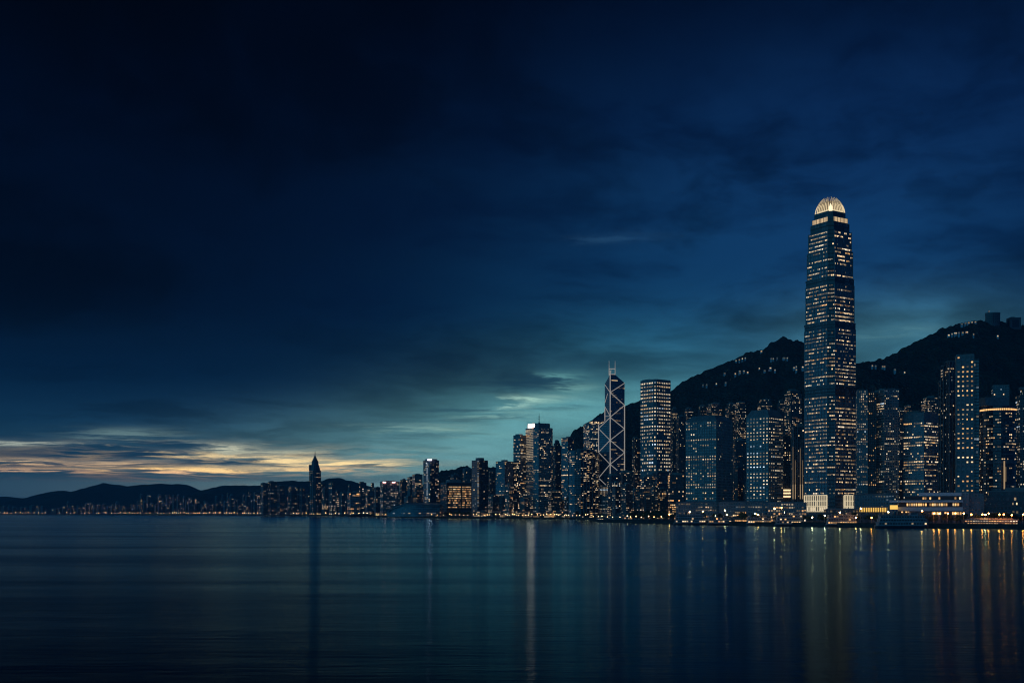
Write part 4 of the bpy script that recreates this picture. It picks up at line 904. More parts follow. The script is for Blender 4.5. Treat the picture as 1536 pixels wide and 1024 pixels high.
def drum_tower():
    D = 1500; rng = random.Random(44); base = GZ - .5; p = at(1497, HZ, D + 26); rad = 25.5 / F * D * 1.02
    org = (p.x, p.y, base)
    rt = root('round_office_tower', 'rounded office tower ringed by orange light below a pale drum block', 'office tower', org)
    n = 28; P = [(p.x + rad * math.cos(2 * PI * i / n), p.y + rad * math.sin(2 * PI * i / n)) for i in range(n)]
    zt = zof(607.5, D); mb = MB(); mb.prism(P, base, zt, MAT['glass_dark'], MAT['roof'], 4, 2.7); ledges_on(mb, P, base, zt, 4, 2, .5, .5, MAT['metal']); mb.build('wall', rt, org=org)
    q = MB(); a = at(1489, HZ, D + 20); q.box((a.x, a.y, zt), (33, 22, zof(594.5, D) - zt), MAT['roof_pale'], .12); q.build('drum_block', rt, org=org)
    quads = litquads([(P[i], P[(i + 1) % n], base, zof(617, D)) for i in range(n)], rng, 4, 2.7, .8, .48, .26, 0, 'warm', (3, 4, 4, 2), .35, .55, .3)
    for i in range(n):
        a, b = P[i], P[(i + 1) % n]; L = math.hypot(b[0] - a[0], b[1] - a[1]); nx, ny = (b[1] - a[1]) / L, -(b[0] - a[0]) / L
        if ny > .15: continue
        dx, dy = (b[0] - a[0]) / L, (b[1] - a[1]) / L
        for j in range(2):
            u0, u1 = L * (j + .12) / 2, L * (j + .88) / 2; z0, z1 = zof(614.2, D), zof(611.6, D)
            quads.append(([(a[0] + dx * u0 + nx * .1, a[1] + dy * u0 + ny * .1, z0), (a[0] + dx * u1 + nx * .1, a[1] + dy * u1 + ny * .1, z0), (a[0] + dx * u1 + nx * .1, a[1] + dy * u1 + ny * .1, z1), (a[0] + dx * u0 + nx * .1, a[1] + dy * u0 + ny * .1, z1)], ('amber', 3)))
    emit_windows(quads, rt, org, 100, rng)
    q = MB(); q.bar(at(1506.5, 733, D - 3), at(1506.5, 691, D - 3), 1.4, LIT[('warm', 1)]); q.bar(at(1508.5, 722, D - 2.8), at(1508.5, 700, D - 2.8), 1.2, LIT[('warm', 0)]); q.build('lit_vertical_sign', rt, org=org)
drum_tower()
T(O, 'square block with one roof light standing behind the pale drum', 'office block', 1487.5, 1490, 1512, 578.5, 1750, 'grid_mid', 3.8, 3.3, .12, 0, 'cool', plant=0)
T(A_, 'flats cut by the right edge of the view', 'apartment block', 1524, 1530, 1556, 592, 1620, 'flats', 3.6, 3.0, .34, 0, 'white', singles=30, plant=1, tiers=[(592, 1), (583, .6)])
T(A_, 'dark lower flats between the round tower and the view edge', 'apartment block', 1508, 1514, 1538, 640, 1640, 'flats_dark', 3.6, 3.0, .2, 0, 'amber', plant=1)
T(O, 'dark terraced block below the round tower at the right waterfront', 'office block', 1474, 1478, 1560, 737, 1320, 'grid_dark', 4.5, 4, .05, 0, 'warm', plant=1, tiers=[(752, 1), (744, .94), (737, .85)], ledge=(1, .5, .8, 'concrete'))
T(O, 'dim grey office block deep between twin slabs and pale-capped tower', 'office block', 1346, 1350, 1360, 690, 1760, 'grid_dark', 3.8, 3.2, .3, 0, 'amber', plant=1)
# ------------------------------------------------------------------ anonymous far blocks along the left shore (each a thing of its own)
def far_blocks():
    rng = random.Random(77)
    zones = [(2, 100, 758, 764, 6.5, 'low far block under the lowest left hill', 'blocks under the left hill', .05),
             (100, 215, 752, 762, 6.0, 'slender far block under the twin-peaked hills', 'blocks under the twin-peaked hills', .10),
             (205, 330, 741, 760, 5.0, 'slender far block under the flat-topped hill', 'blocks under the flat-topped hill', .12),
             (325, 400, 733, 757, 4.6, 'dark far block left of the broad twin blocks', 'blocks under the saddle', .15),
             (395, 462, 727, 752, 5.4, 'dark far block close left of the spired tower', 'blocks left of the spired tower', .16),
             (482, 572, 722, 752, 5.6, 'dim far block between the spired tower and the pink-lamped slab', 'blocks right of the spired tower', .16)]
    for x0, x1, ya, yb, st, lab, grp, p in zones:
        X = x0
        while X < x1:
            w = rng.uniform(.7, 1.5) * st; D = coast(X) + rng.uniform(120, 900); Y = rng.uniform(ya, yb)
            wl = w * rng.uniform(.2, .5)
            P, dr, dl, b_, a_ = plan(X, X + wl, X + w, D)
            cx = sum(q[0] for q in P) / 4; cy = sum(q[1] for q in P) / 4; base = GZ - .5; org = (cx, cy, base); z1 = zof(Y, D)
            rt = root('distant_block', lab, 'apartment block', org, grp)
            mb = MB(); mb.prism(P, base, z1, MAT['flats_dark'], MAT['roof'], 7, 6)
            if rng.random() < .6: mb.prism(inset(P, rng.uniform(.4, .7)), z1, z1 + rng.uniform(4, 9), MAT['concrete'], MAT['roof'], 1e6, 1e6)
            mb.build('wall', rt, org=org)
            emit_windows(litquads([(P[i], P[(i + 1) % 4], base, z1) for i in range(4)], rng, 8, 6.5, .52, .4, p * rng.uniform(.4, 1.8), 0, 'warm', (2, 3, 4, 4), .2, .35, .2), rt, org, 0, rng)
            X += w * rng.uniform(.75, 1.15)
far_blocks()
for X0, Xm, X1, Y, lab in ((391, 395, 402, 724.5, 'left one of two broad far blocks left of the spired tower'), (402, 406, 415, 722.5, 'right one of two broad far blocks left of the spired tower'), (416, 420, 427, 728, 'far block with a light at its right shoulder'),
                           (432, 437, 446, 730, 'speckled far block midway to the spired tower'), (449, 453, 458, 733, 'narrow far block just left of the spired tower'), (483, 487, 492, 733, 'narrow lit far block touching the spired tower right side')):
    T('distant_block', lab, 'apartment block', X0, Xm, X1, Y, 4900 if X0 < 470 else 4500, 'flats_dark', 7.5, 6.5, .2, 0, 'warm', plant=1, lev=(4, 4, 3, 1))
def back_fill():
    rng = random.Random(5)
    for x0, x1, ya, yb, D, lab, grp in ((606, 660, 730, 745, 3250, 'low dim block behind the long glass hall', 'blocks behind the glass hall'), (732, 792, 728, 748, 2680, 'low dim block at the feet of the mid towers', 'low blocks at the mid towers'),
                                        (836, 900, 728, 752, 2560, 'low dim block near the bowed tower', 'low blocks near the bowed tower'), (918, 1030, 722, 750, 1960, 'low dark block before the bright grid tower', 'low blocks before the grid tower'),
                                        (1090, 1130, 700, 740, 2000, 'dark block between the hipped-roof towers', 'blocks between the hipped-roof towers'), (1340, 1440, 690, 735, 1720, 'dark block behind the white hotel podium', 'blocks behind the hotel podium'), (1466, 1530, 650, 720, 1680, 'dark block around the round tower', 'blocks around the round tower')):
        X = x0
        while X < x1:
            w = rng.uniform(9, 17); P, dr, dl, b_, a_ = plan(X, X + w * rng.uniform(.25, .5), X + w, D + rng.uniform(-25, 25))
            cx = sum(q[0] for q in P) / 4; cy = sum(q[1] for q in P) / 4; base = GZ - .5; org = (cx, cy, base); z1 = zof(rng.uniform(ya, yb), D)
            rt = root('city_block', lab, 'building', org, grp); mb = MB(); mb.prism(P, base, z1, MAT[rng.choice(('flats_dark', 'grid_dark', 'flats'))], MAT['roof'], 3.6, 3.2)
            mb.prism(inset(P, .5), z1, z1 + rng.uniform(2, 4), MAT['concrete'], MAT['roof'], 1e6, 1e6); mb.build('wall', rt, org=org)
            emit_windows(litquads([(P[i], P[(i + 1) % 4], base, z1) for i in range(4)], rng, 3.6, 3.2, .55, .5, rng.uniform(.08, .34), .03, rng.choice(('warm', 'amber', 'white')), (4, 4, 3, 1), -.2, .35, .25), rt, org, 0, rng)
            X += w * rng.uniform(.85, 1.25)
back_fill()

# ------------------------------------------------------------------ long glass hall on the middle shore
def glass_hall():
    D = 2990; base = GZ - .5; rng = random.Random(2); p = at(618, HZ, D); org = (p.x, p.y + 20, base)
    rt = root('exhibition_hall', 'long low glass hall with a curved blue roof by the middle shore', 'hall', org)
    x0, x1 = (581 - 768) / F * D, (660 - 768) / F * D; n = 20
    mb = MB(); rb = MB(); prev = None
    for i in range(n + 1):
        t = i / n; x = x0 + (x1 - x0) * t; h = zof(768 - 12.5 * min(1, t * 3) ** .6 + 1.2 * t, D); f = D - 14 * math.sin(t * PI)
        if prev:
            px_, ph, pf = prev
            mb.poly([(px_, pf, base), (x, f, base), (x, f, h), (px_, pf, ph)], MAT['glass_pale'], [(i * 1.5, 0), (i * 1.5 + 1.5, 0), (i * 1.5 + 1.5, (h - base) / 4.5), (i * 1.5, (ph - base) / 4.5)])
            rb.poly([(px_, pf - 6, ph), (x, f - 6, h), (x, D + 60, h + 5), (px_, D + 60, ph + 5)], MAT['roof_pale']); rb.poly([(px_, pf - 6, ph - 2.2), (x, f - 6, h - 2.2), (x, f - 6, h), (px_, pf - 6, ph)], MAT['roof_pale'])
            if rng.random() < .5: mb.poly([(px_ + .6, pf - .15, base + 8), (x - .6, f - .15, base + 8), (x - .6, f - .15, base + 10.5), (px_ + .6, pf - .15, base + 10.5)], LIT[(rng.choice(('cool', 'white')), rng.choice((0, 1)))])
        prev = (x, h, f)
    mb.build('wall', rt, org=org); rb.build('roof', rt, org=org)
glass_hall()

# ------------------------------------------------------------------ low waterfront pavilions with lit shopfronts
def pavilion(name, label, cat, X0, X1, Yroof, D, pal='amber', p=.6, st='grid_dark', lev=(1, 3, 5, 4), roofm='roof_pale', fh=4.2, bw=3.2, depth=16, group=None, seed=1, lw=0):
    rng = random.Random(int(X0 * 13) + seed)
    P, dr, dl, b_, a_ = plan(X0, X0 + lw, X1, D, depth / max(1, ((X1 - X0) / F * D)))
    org = (sum(q[0] for q in P) / 4, sum(q[1] for q in P) / 4, GZ - .5); zt = zof(Yroof, D)
    rt = root(name, label, cat, org, group)
    mb = MB(); mb.prism(P, org[2], zt, MAT[st], MAT['roof'], fh, bw); mb.build('wall', rt, org=org)
    rb = MB(); E = inset(P, 1.03); rb.prism(E, zt, zt + .5, MAT[roofm], MAT[roofm], 1e6, 1e6, bottom=True); rb.prism(inset(P, .93), zt + .5, zt + 1.6, MAT[roofm], MAT[roofm], 1e6, 1e6, top=inset(P, .8)); rb.build('roof', rt, org=org)
    emit_windows(litquads([(P[i], P[(i + 1) % 4], org[2], zt) for i in range(4)], rng, fh, bw, .74, .55, p, 0, pal, lev, 0, .5, 0), rt, org, 30 if D < 1700 else 0, rng)
    return rt, P, org, zt
def shore_pavilions():
    rng = random.Random(31)
    X = 552
    kinds = ('lit waterfront kiosk row on the middle shore', 'amber waterfront pavilion on the middle shore')
    while X < 878:
        w = rng.uniform(6, 15)
        if not 664 < X < 706:
            pavilion('waterfront_pavilion', 'low lit waterfront pavilion on the middle shore', 'pavilion', X, X + w, HZ + rng.uniform(-1.5, 3.0), coast(X + w / 2) + rng.uniform(35, 80), rng.choice(('amber', 'amber', 'warm')), rng.uniform(.3, .7), fh=4, bw=3.6, lev=(1, 3, 4, 3), group='waterfront pavilions on the middle shore')
        X += w * rng.uniform(1.0, 1.6)
shore_pavilions()
pavilion('ferry_pier', 'blue-roofed low pier hall jutting out left of the dark tree mound', 'pier', 906, 960, 774.5, 1830, 'amber', .4, 'grid_mid', (2, 3, 4, 2), depth=26)
pavilion('pier_shed', 'small lit shed at the outer tip of the left pier', 'shed', 894, 905, 777.5, 1815, 'warm', .7, 'grid_mid', (1, 2, 4, 3), depth=12)
pavilion('pier_office', 'upper hall behind the blue-roofed pier with dim windows', 'pier', 925, 975, 770.5, 1900, 'amber', .25, 'flats', (3, 3, 2, 1), depth=22)
pavilion('low_terminal', 'wide dim terminal block at the foot of the wide hipped-roof tower', 'terminal', 1014, 1075, 753.5, 1560, 'warm', .16, 'grid_mid', (4, 3, 2, 0), depth=40)
pavilion('low_terminal', 'dim terminal block with recessed bays below the second hipped roof', 'terminal', 1078, 1160, 753, 1500, 'cool', .10, 'grid_mid', (5, 3, 0, 0), depth=40)
pavilion('terrace_restaurant', 'open terrace with two amber floors between the two moored ferries', 'restaurant', 1099, 1120, 766.5, 1420, 'amber', .9, 'grid_dark', (0, 2, 5, 6), depth=14, fh=3.8, bw=2.6)
pavilion('lit_arcade', 'warm lit arcade left of the claw-crowned skyscraper foot', 'arcade', 1152, 1208, 754, 1440, 'amber', .42, 'grid_mid', (3, 4, 3, 1), depth=20)
pavilion('lit_arcade', 'stepped dark hall in front of the skyscraper foot', 'hall', 1236, 1290, 764, 1330, 'amber', .12, 'grid_dark', (3, 3, 1, 1), depth=26)
pavilion('dark_podium', 'tall blank podium between the skyscraper and twin slabs', 'podium', 1281, 1338, 742, 1480, 'cool', .08, 'grid_mid', (5, 2, 0, 0), depth=50)
def golden_hall():
    D = 1290; P, dr, dl, b_, a_ = plan(1289, 1289, 1329, D, .5); org = (sum(q[0] for q in P) / 4, sum(q[1] for q in P) / 4, GZ - .5)
    rt = root('golden_hall', 'glazed hall glowing gold behind columns, right of the skyscraper foot', 'hall', org)
    mb = MB(); zt = zof(760.2, D); mb.prism(P, org[2], zt - 5.4, MAT['grid_dark'], MAT['roof'], 4, 3.3); mb.prism(inset(P, .985), zt - 5.4, zt - .6, MAT['golden'], MAT['roof'], 1e6, 1e6); mb.build('wall', rt, org=org)
    for j in range(16):
        q = MB(); t = (j + .5) / 16; a = (P[0][0] * (1 - t) + P[1][0] * t, P[0][1] * (1 - t) + P[1][1] * t); q.box((a[0], a[1] - .3, zt - 5.39), (.75, .7, 4.8), MAT['dark']); q.build('column', rt, org=org)
    q = MB(); q.prism(inset(P, 1.05), zt - .58, zt + .5, MAT['roof_pale'], MAT['roof_pale'], 1e6, 1e6, bottom=True); q.build('roof', rt, org=org)
golden_hall()
def yellow_box():
    D = 1262; P, dr, dl, b_, a_ = plan(1334.5, 1334.5, 1346, D, 1.0); org = (sum(q[0] for q in P) / 4, sum(q[1] for q in P) / 4, GZ - .5)
    rt = root('lit_kiosk', 'bright yellow glowing box beside the white hotel podium', 'kiosk', org)
    zt = zof(757.3, D); mb = MB(); mb.prism(P, org[2], zt - 4.6, MAT['grid_mid'], MAT['roof'], 4, 3); mb.build('wall', rt, org=org)
    q = MB(); q.prism(P, zt - 4.58, zt, MAT['golden'], MAT['golden'], 1e6, 1e6); q.build('lit_room', rt, org=org)
    q = MB(); q.prism(inset(P, 1.08), zt + .02, zt + .5, MAT['metal'], MAT['metal'], 1e6, 1e6, bottom=True)
    for j in range(4): q.box((P[0][0] + (P[1][0] - P[0][0]) * j / 3, P[0][1] - .2, zt - 4.57), (.3, .3, 4.58), MAT['dark'])
    q.build('roof', rt, org=org)
yellow_box()
def hotel_podium():
    D = 1270; base = GZ - .5; rng = random.Random(9); p = at(1400, HZ, D); org = (p.x, p.y + 20, base)
    rt = root('podium_building', 'white terraced podium with long rows of glowing amber windows on the right waterfront', 'podium', org)
    def band(X0, X1, Y0, Y1, dep, mat, n):
        P, dr, dl, b_, a_ = plan(X0, X0, X1, D + dep, 30 / ((X1 - X0) / F * D)); m = MB(); m.prism(P, zof(Y0, D) if Y0 < 900 else base, zof(Y1, D), MAT[mat], MAT['roof_pale'], 4, 3.2, bottom=True); m.build(n, rt, org=org); return P
    rows = []
    band(1341, 1436, 999, 766.2, 3, 'grid_dark', 'ground_storey')
    A = band(1340, 1437, 766.0, 760.2, 0, 'white', 'parapet')
    B = band(1348, 1436.5, 760.1, 753.2, 4, 'dark', 'window_storey')
    Cc = band(1334, 1437, 753.1, 750, 1, 'white', 'parapet')
    Dd = band(1357, 1436.8, 749.9, 743.6, 8, 'dark', 'upper_storey')
    E = band(1378, 1438, 743.5, 738.5, 5, 'white', 'parapet')
    Fb = band(1437.2, 1452, 999, 738.3, 2, 'grid_pale', 'end_block'); band(1452.2, 1474, 999, 739.5, 6, 'grid_mid', 'end_block')
    quads = []
    for (X0, X1, ya, yb, dep, n, pr, pal) in ((1359, 1436, 758.4, 754.6, 4, 24, .78, 'amber'), (1366, 1436, 748.6, 745.4, 8, 22, .36, 'amber'), (1394, 1436, 771.5, 767.6, 3, 12, .75, 'amber'), (1348, 1366, 768.5, 766.6, 3, 6, .6, 'amber')):
        for i in range(n):
            if rng.random() > pr: continue
            a = X0 + (X1 - X0) * (i + .1) / n; b = X0 + (X1 - X0) * (i + rng.uniform(.7, .92)) / n
            # the front wall is square to the line of sight at its left end
            Pp = plan(X0 if dep != 3 else 1341, X0 if dep != 3 else 1341, X1, D + dep, .3)
            BX = {4: 1348, 8: 1357, 3: 1341}[dep]; pl, dr, dl, b_, a_ = plan(BX, BX, 1436.5, D + dep, .3)
            f = lambda X: ((X - BX) / (1436.5 - BX)) * b_
            q0 = (pl[0][0] + dr[0] * f(a) + dr[1] * .15, pl[0][1] + dr[1] * f(a) - dr[0] * .15); q1 = (pl[0][0] + dr[0] * f(b) + dr[1] * .15, pl[0][1] + dr[1] * f(b) - dr[0] * .15)
            quads.append(([(*q0, zof(ya, D)), (*q1, zof(ya, D)), (*q1, zof(yb, D)), (*q0, zof(yb, D))], (pal if rng.random() < .7 else 'warm', rng.choices((1, 2, 3), (1, 4, 5))[0])))
    emit_windows(quads, rt, org, 100, rng)
hotel_podium()
pavilion('promenade_arcade', 'long low arcade with a continuous amber light strip at the far right quay', 'arcade', 1447, 1520, 779.2, 1112, 'amber', .85, 'grid_dark', (0, 2, 5, 4), depth=8, fh=3.0, bw=2.4)
pavilion('pier_canopy', 'low dark canopy with red lamps at the right end of the quay', 'canopy', 1485, 1512, 769, 1180, 'amber', .4, 'grid_dark', (1, 3, 3, 2), depth=10)

# ------------------------------------------------------------------ moored ferries
def ferry(X0, X1, D, label, decks=2, pal='amber', p=.7, seed=1, whites='ferry_paint'):
    rng = random.Random(seed); L = (X1 - X0) / F * D; c = at((X0 + X1) / 2, HZ, D); org = (c.x, c.y, 0)
    rt = root('ferry', label, 'ferry', org, 'ferries moored along the quay'); W = L * .17 + 3; hl = L / 2
    st = [(-1.0, .25), (-.92, .72), (-.7, 1), (.7, 1), (.92, .72), (1.0, .2)]
    out = lambda k, z: [(c.x + s * hl, c.y - w * W / 2 * k) for s, w in st] + [(c.x + s * hl, c.y + w * W / 2 * k) for s, w in reversed(st)]
    h = MB(); h.prism(out(.8, 0), -1.0, 2.6, MAT['hull'], MAT['metal'], 1e6, 1e6, top=out(1, 1)); h.prism(out(1.01, 1), 2.62, 3.0, MAT['ferry_paint'], MAT['metal'], 1e6, 1e6); h.build('hull', rt, org=org)
    z = 3.0; quads = []
    for d in range(decks):
        k = 1 - .05 - .035 * d; s = MB(); dl_ = L * k * .94; wd = W * (.86 - .06 * d); hgt = 2.9
        s.box((c.x, c.y, z), (dl_, wd, hgt), MAT[whites]); s.box((c.x, c.y, z + hgt + .002), (dl_ * 1.03, wd + 1.0, .35), MAT['ferry_paint']); n = max(6, round(dl_ / 2.6))
        for i in range(n):
            u0 = c.x - dl_ / 2 + dl_ * (i + .14) / n; u1 = c.x - dl_ / 2 + dl_ * (i + .86) / n; y = c.y - wd / 2 - .05
            q = [(u0, y, z + 1.0), (u1, y, z + 1.0), (u1, y, z + 2.4), (u0, y, z + 2.4)]
            if rng.random() < (p if d == 0 else p * .3): quads.append((q, (pal if rng.random() < .7 else 'warm', rng.choices((1, 2, 3), (2, 4, 4))[0])))
            else: s.poly(q, MAT['dark'])
        for i in range(0, n + 1, 2): s.box((c.x - dl_ * .515 + dl_ * 1.03 * i / n, c.y - wd / 2 - .42, z), (.16, .16, hgt), MAT['ferry_paint'])
        s.build('deck', rt, org=org); z += hgt + .36
    w = MB(); w.box((c.x + L * .22, c.y, z), (L * .14, W * .5, 2.6), MAT['ferry_paint']); w.box((c.x + L * .22, c.y, z + 2.602), (L * .16, W * .56, .3), MAT['metal']); w.box((c.x + L * .22, c.y - W * .25 - .05, z + 1.1), (L * .12, .08, 1.0), MAT['dark']); w.build('wheelhouse', rt, org=org)
    f = MB(); f.cyl((c.x - L * .12, c.y, z), 1.5, 3.4, MAT['hull'], 12, 1.25); f.cyl((c.x - L * .12, c.y, z + 3.402), 1.3, .5, MAT['ferry_paint'], 12); f.build('funnel', rt, org=org)
    m = MB(); m.cyl((c.x + L * .14, c.y, z), .18, 7.5, MAT['metal'], 6, .08); m.bar((c.x + L * .14 - 1.2, c.y, z + 5), (c.x + L * .14 + 1.2, c.y, z + 5), .14, MAT['metal']); m.build('mast', rt, org=org)
    for s_ in (-.33, -.22, .02):
        b = MB(); b.ball((c.x + L * s_, c.y - W * .36, z + .8), .95, MAT['ferry_paint'], 8, 5, .6); b.box((c.x + L * s_, c.y - W * .36, z - .1), (.3, 1.2, .4), MAT['metal']); b.build('lifeboat', rt, org=org)
    emit_windows(quads, rt, org, 60, rng)
ferry(1010, 1060, 1385, 'left ferry with yellowish lit lower deck below the wide hipped-roof tower', 3, 'warm', .5, 3)
ferry(1061, 1098, 1360, 'small ferry with a row of amber windows left of the lit terrace', 2, 'amber', .8, 4)
ferry(1119, 1158, 1318, 'ferry blazing with golden deck lights near a white quay lamp', 2, 'amber', .95, 5)
ferry(1162, 1206, 1265, 'blue-decked ferry with reddish lower windows left of the skyscraper foot', 3, 'amber', .55, 6)
ferry(1238, 1286, 1208, 'ferry with a long orange-red lit lower deck under the skyscraper', 3, 'amber', .9, 7)
ferry(1312, 1392, 1110, 'largest ferry, long pale decks nearly unlit, at the right quay', 3, 'warm', .16, 8)

# ------------------------------------------------------------------ trees
LEAF, nt_, p_ = newmat('tree_leaves')
tc_ = nt_.nodes.new('ShaderNodeTexCoord'); nz_ = noisetex(nt_, tc_.outputs['Object'], .8, 4, .6)
nt_.links.new(mixc(nt_, nz_.outputs['Fac'], (.02, .04, .018), (.07, .11, .045)), p_.inputs['Base Color']); p_.inputs['Roughness'].default_value = .9
MAT['leaf'] = LEAF
TREES = []
def make_tree(sd, label):
    rng = random.Random(sd); rt = root('waterfront_tree', label, 'tree', (0, 0, 0), 'trees along the quay')
    t = MB(); H = rng.uniform(3.2, 4.2); t.cyl((0, 0, 0), .34, H, MAT['bark'], 8, .2)
    cl = []
    for k in range(7):
        a = rng.uniform(0, 2 * PI); r = rng.uniform(1.4, 3.2); e = (math.cos(a) * r, math.sin(a) * r, H + rng.uniform(.4, 4)); t.bar((0, 0, H * rng.uniform(.7, 1)), e, .2, MAT['bark'], .07); cl.append(e)
    cl.append((0, 0, H + 4))
    t.build('trunk', rt)
    c = MB()
    for e in cl:
        for _ in range(42):
            d = Vector((rng.gauss(0, 1), rng.gauss(0, 1), rng.gauss(0, .75))).normalized() * rng.uniform(.5, 1.9); p = Vector(e) + d; s = rng.uniform(.35, .75)
            u = Vector((rng.gauss(0, 1), rng.gauss(0, 1), rng.gauss(0, 1))).normalized(); v = u.orthogonal().normalized()
            c.poly([p - u * s - v * s * .6, p + u * s - v * s * .6, p + u * s + v * s * .6, p - u * s + v * s * .6], MAT['leaf'])
    c.build('crown', rt); return rt
def trees():
    rng = random.Random(15)
    protos = [make_tree(k, 'x') for k in range(4)]
    spots = []
    for (x0, x1, n, d0, d1, sc, lab, grp) in ((946, 1003, 16, 20, 80, 1.25, 'dark tree in the round mound at the left pier', 'trees on the pier mound'), (1004, 1230, 22, 35, 90, 1.0, 'dark tree along the quay left of the skyscraper', 'trees left of the skyscraper'),
                                              (1232, 1440, 20, 30, 80, 1.0, 'dark tree along the quay between skyscraper and podium', 'trees between skyscraper and podium'), (1440, 1560, 14, 24, 90, 1.05, 'dark tree at the right end of the quay', 'trees at the right end of the quay'),
                                              (664, 706, 12, 14, 40, 1.3, 'dark tree under the amber grid block', 'trees under the amber block'), (860, 884, 6, 15, 50, 1.5, 'dark tree at the foot of the bowed tower', 'trees under the bowed tower'), (735, 860, 16, 14, 60, 1.0, 'dark tree on the middle shore', 'trees on the middle shore')):
        for k in range(n):
            X = x0 + (x1 - x0) * (k + rng.random()) / n; D = coast(X) + rng.uniform(d0, d1); spots.append((X, D, sc * rng.uniform(.75, 1.25), lab, grp))
    for k, (X, D, s, lab, grp) in enumerate(spots):
        p = at(X, HZ, D); p.z = GZ - .05
        if k < 4: o = protos[k]; o.location = p; o.scale = (s, s, s); o['label'] = lab; o['group'] = grp
        else: dup(protos[k % 4], p, rng.uniform(0, 6), s, lab, grp)
trees()

# ------------------------------------------------------------------ lamps
def make_lamp(mat, hgt, r, parts=True):
    if parts:
        rt = root('quay_lamp', 'x', 'lamp', (0, 0, 0)); b = MB(); b.cyl((0, 0, 0), .16, hgt, MAT['metal'], 8, .09); b.cyl((0, 0, 0), .35, .8, MAT['metal'], 8, .2); b.bar((0, 0, hgt - .1), (0, -1.0, hgt + .1), .1, MAT['metal']); b.build('pole', rt)
        b = MB(); b.ball((0, -1.0, hgt), r, MAT[mat], 6, 3, .9); hd = b.build('lamp_head', rt); b = MB(); b.cyl((0, -1.0, hgt + r * .7), r * .8, .2, MAT['metal'], 8, r * .3); b.build('lamp_cap', hd); return rt
    b = MB(); b.cyl((0, 0, 0), .3, hgt, MAT['metal'], 5, .2); b.ball((0, 0, hgt + r * .9), r, MAT[mat], 6, 4); o = b.build('promenade_lamp'); return o
def lamps():
    rng = random.Random(6)
    near = [(1004, 771, 'a'), (1034.5, 767.5, 'w'), (1038.5, 773.5, 'w'), (1054, 766.5, 'a'), (1073.5, 773.5, 'w'), (1087.5, 765, 'w'), (1090, 772, 'w'), (1132.5, 770, 'w'), (1137, 771.5, 'a'), (1175, 775.5, 'a'), (1190.5, 775.5, 'o'), (1218, 775.5, 'w'), (1177, 768, 'w'),
            (1161.5, 762.5, 'w'), (1172, 761, 'a'), (1237, 773, 'w'), (1259.5, 768, 'w'), (1256.5, 771.5, 'a'), (1283.5, 776, 'a'), (1291, 762, 'w'), (1307, 776, 'o'), (1332, 767.5, 'w'), (1373.5, 769.5, 'wa'), (1382.5, 766, 'a'), (1400.5, 769.5, 'o'), (1408.5, 770, 'o'), (1421.5, 769.5, 'o'), (1432.5, 769.5, 'o'),
            (1445, 769.5, 'a'), (1456.5, 771, 'o'), (1473, 771, 'o'), (1477.5, 771.5, 'w'), (1482.5, 769.5, 'o'), (1498.5, 771, 'o'), (1505, 771, 'o'), (1517, 772, 'o'), (1534, 771, 'o'), (1368, 783, 'o'), (1375, 783, 'a'), (1383, 783.5, 'o')]
    nm = {'a': 'amber', 'w': 'white', 'o': 'orange', 'wa': 'very bright yellow'}
    land_ = [(1004, 'by the left ferry bow'), (1054, 'over the left ferry'), (1098, 'by the small ferry'), (1150, 'by the golden ferry'), (1200, 'by the blue-decked ferry'), (1232, 'left of the skyscraper foot'), (1290, 'under the skyscraper'), (1340, 'by the golden hall'), (1392, 'by the largest ferry'), (1437, 'before the white podium'), (1480, 'before the end block'), (1540, 'before the dark terraced block')]
    cnt = {}
    for X, Y, k in near:
        D = coast(X) + 9; z = zof(Y, D); h = max(3.0, z - GZ)
        r = {'w': .75, 'a': .75, 'o': .8, 'wa': 1.15}[k]
        rt = make_lamp({'a': 'lamp_amber', 'w': 'lamp_white', 'o': 'lamp_orange', 'wa': 'lamp_amber'}[k], h, r)
        p = at(X, HZ, D); rt.location = (p.x, p.y, GZ)
        pl = next(t for x, t in land_ if X <= x); ht = 'tall' if h > 9 else 'short'
        key = (k, pl, ht); cnt.setdefault(key, []).append(rt)
    for (k, pl, ht), L in cnt.items():
        words = ('leftmost', 'second', 'third', 'fourth', 'fifth')
        for i, rt in enumerate(L):
            rt['label'] = f'{ht} {nm[k]} quay lamp {pl}' + (f', {words[i]} of {len(L)}' if len(L) > 1 else ''); rt['group'] = 'lamps along the quay'
    # the string of small lamps along the far and middle promenade
    src = [make_lamp('lamp_far', 7, 1.5, False), make_lamp('lamp_farw', 7, 1.5, False), make_lamp('lamp_mid', 6, .7, False)]
    used = [False] * 3
    def put(X, dz, sc, kind, lab, grp):
        D = coast(X) + 10; p = at(X, HZ, D)
        o = src[kind] if not used[kind] else src[kind].copy()
        if used[kind]: C.objects.link(o)
        used[kind] = True; o.location = (p.x, p.y, GZ + dz); o.scale = (sc, sc, sc); tag(o, lab, 'lamp', grp)
    X = 0
    while X < 556:
        if not (44 < X < 48 or 72 < X < 80 or 225 < X < 232):
            put(X, 0, rng.uniform(.55, 1.15), 0 if rng.random() < .7 else 1, 'tiny promenade lamp on the far left shore' if X < 460 else 'tiny promenade lamp near the spired tower', 'lamps on the far left shore' if X < 460 else 'lamps near the spired tower')
        X += rng.choice((2.6, 3.4, 4.4, 5.5, 8.5)) * (1.0 if X > 150 else 1.25)
    X = 556
    while X < 884:
        put(X, 0, rng.uniform(.6, 1.1), 2, 'small amber promenade lamp on the middle shore', 'lamps on the middle shore'); X += rng.choice((3, 4.5, 6, 9))
    X = 890
    while X < 1003:
        put(X, 0, rng.uniform(.6, .95), 2, 'small amber lamp on the left pier', 'lamps on the left pier'); X += rng.choice((5, 8, 11))
lamps()
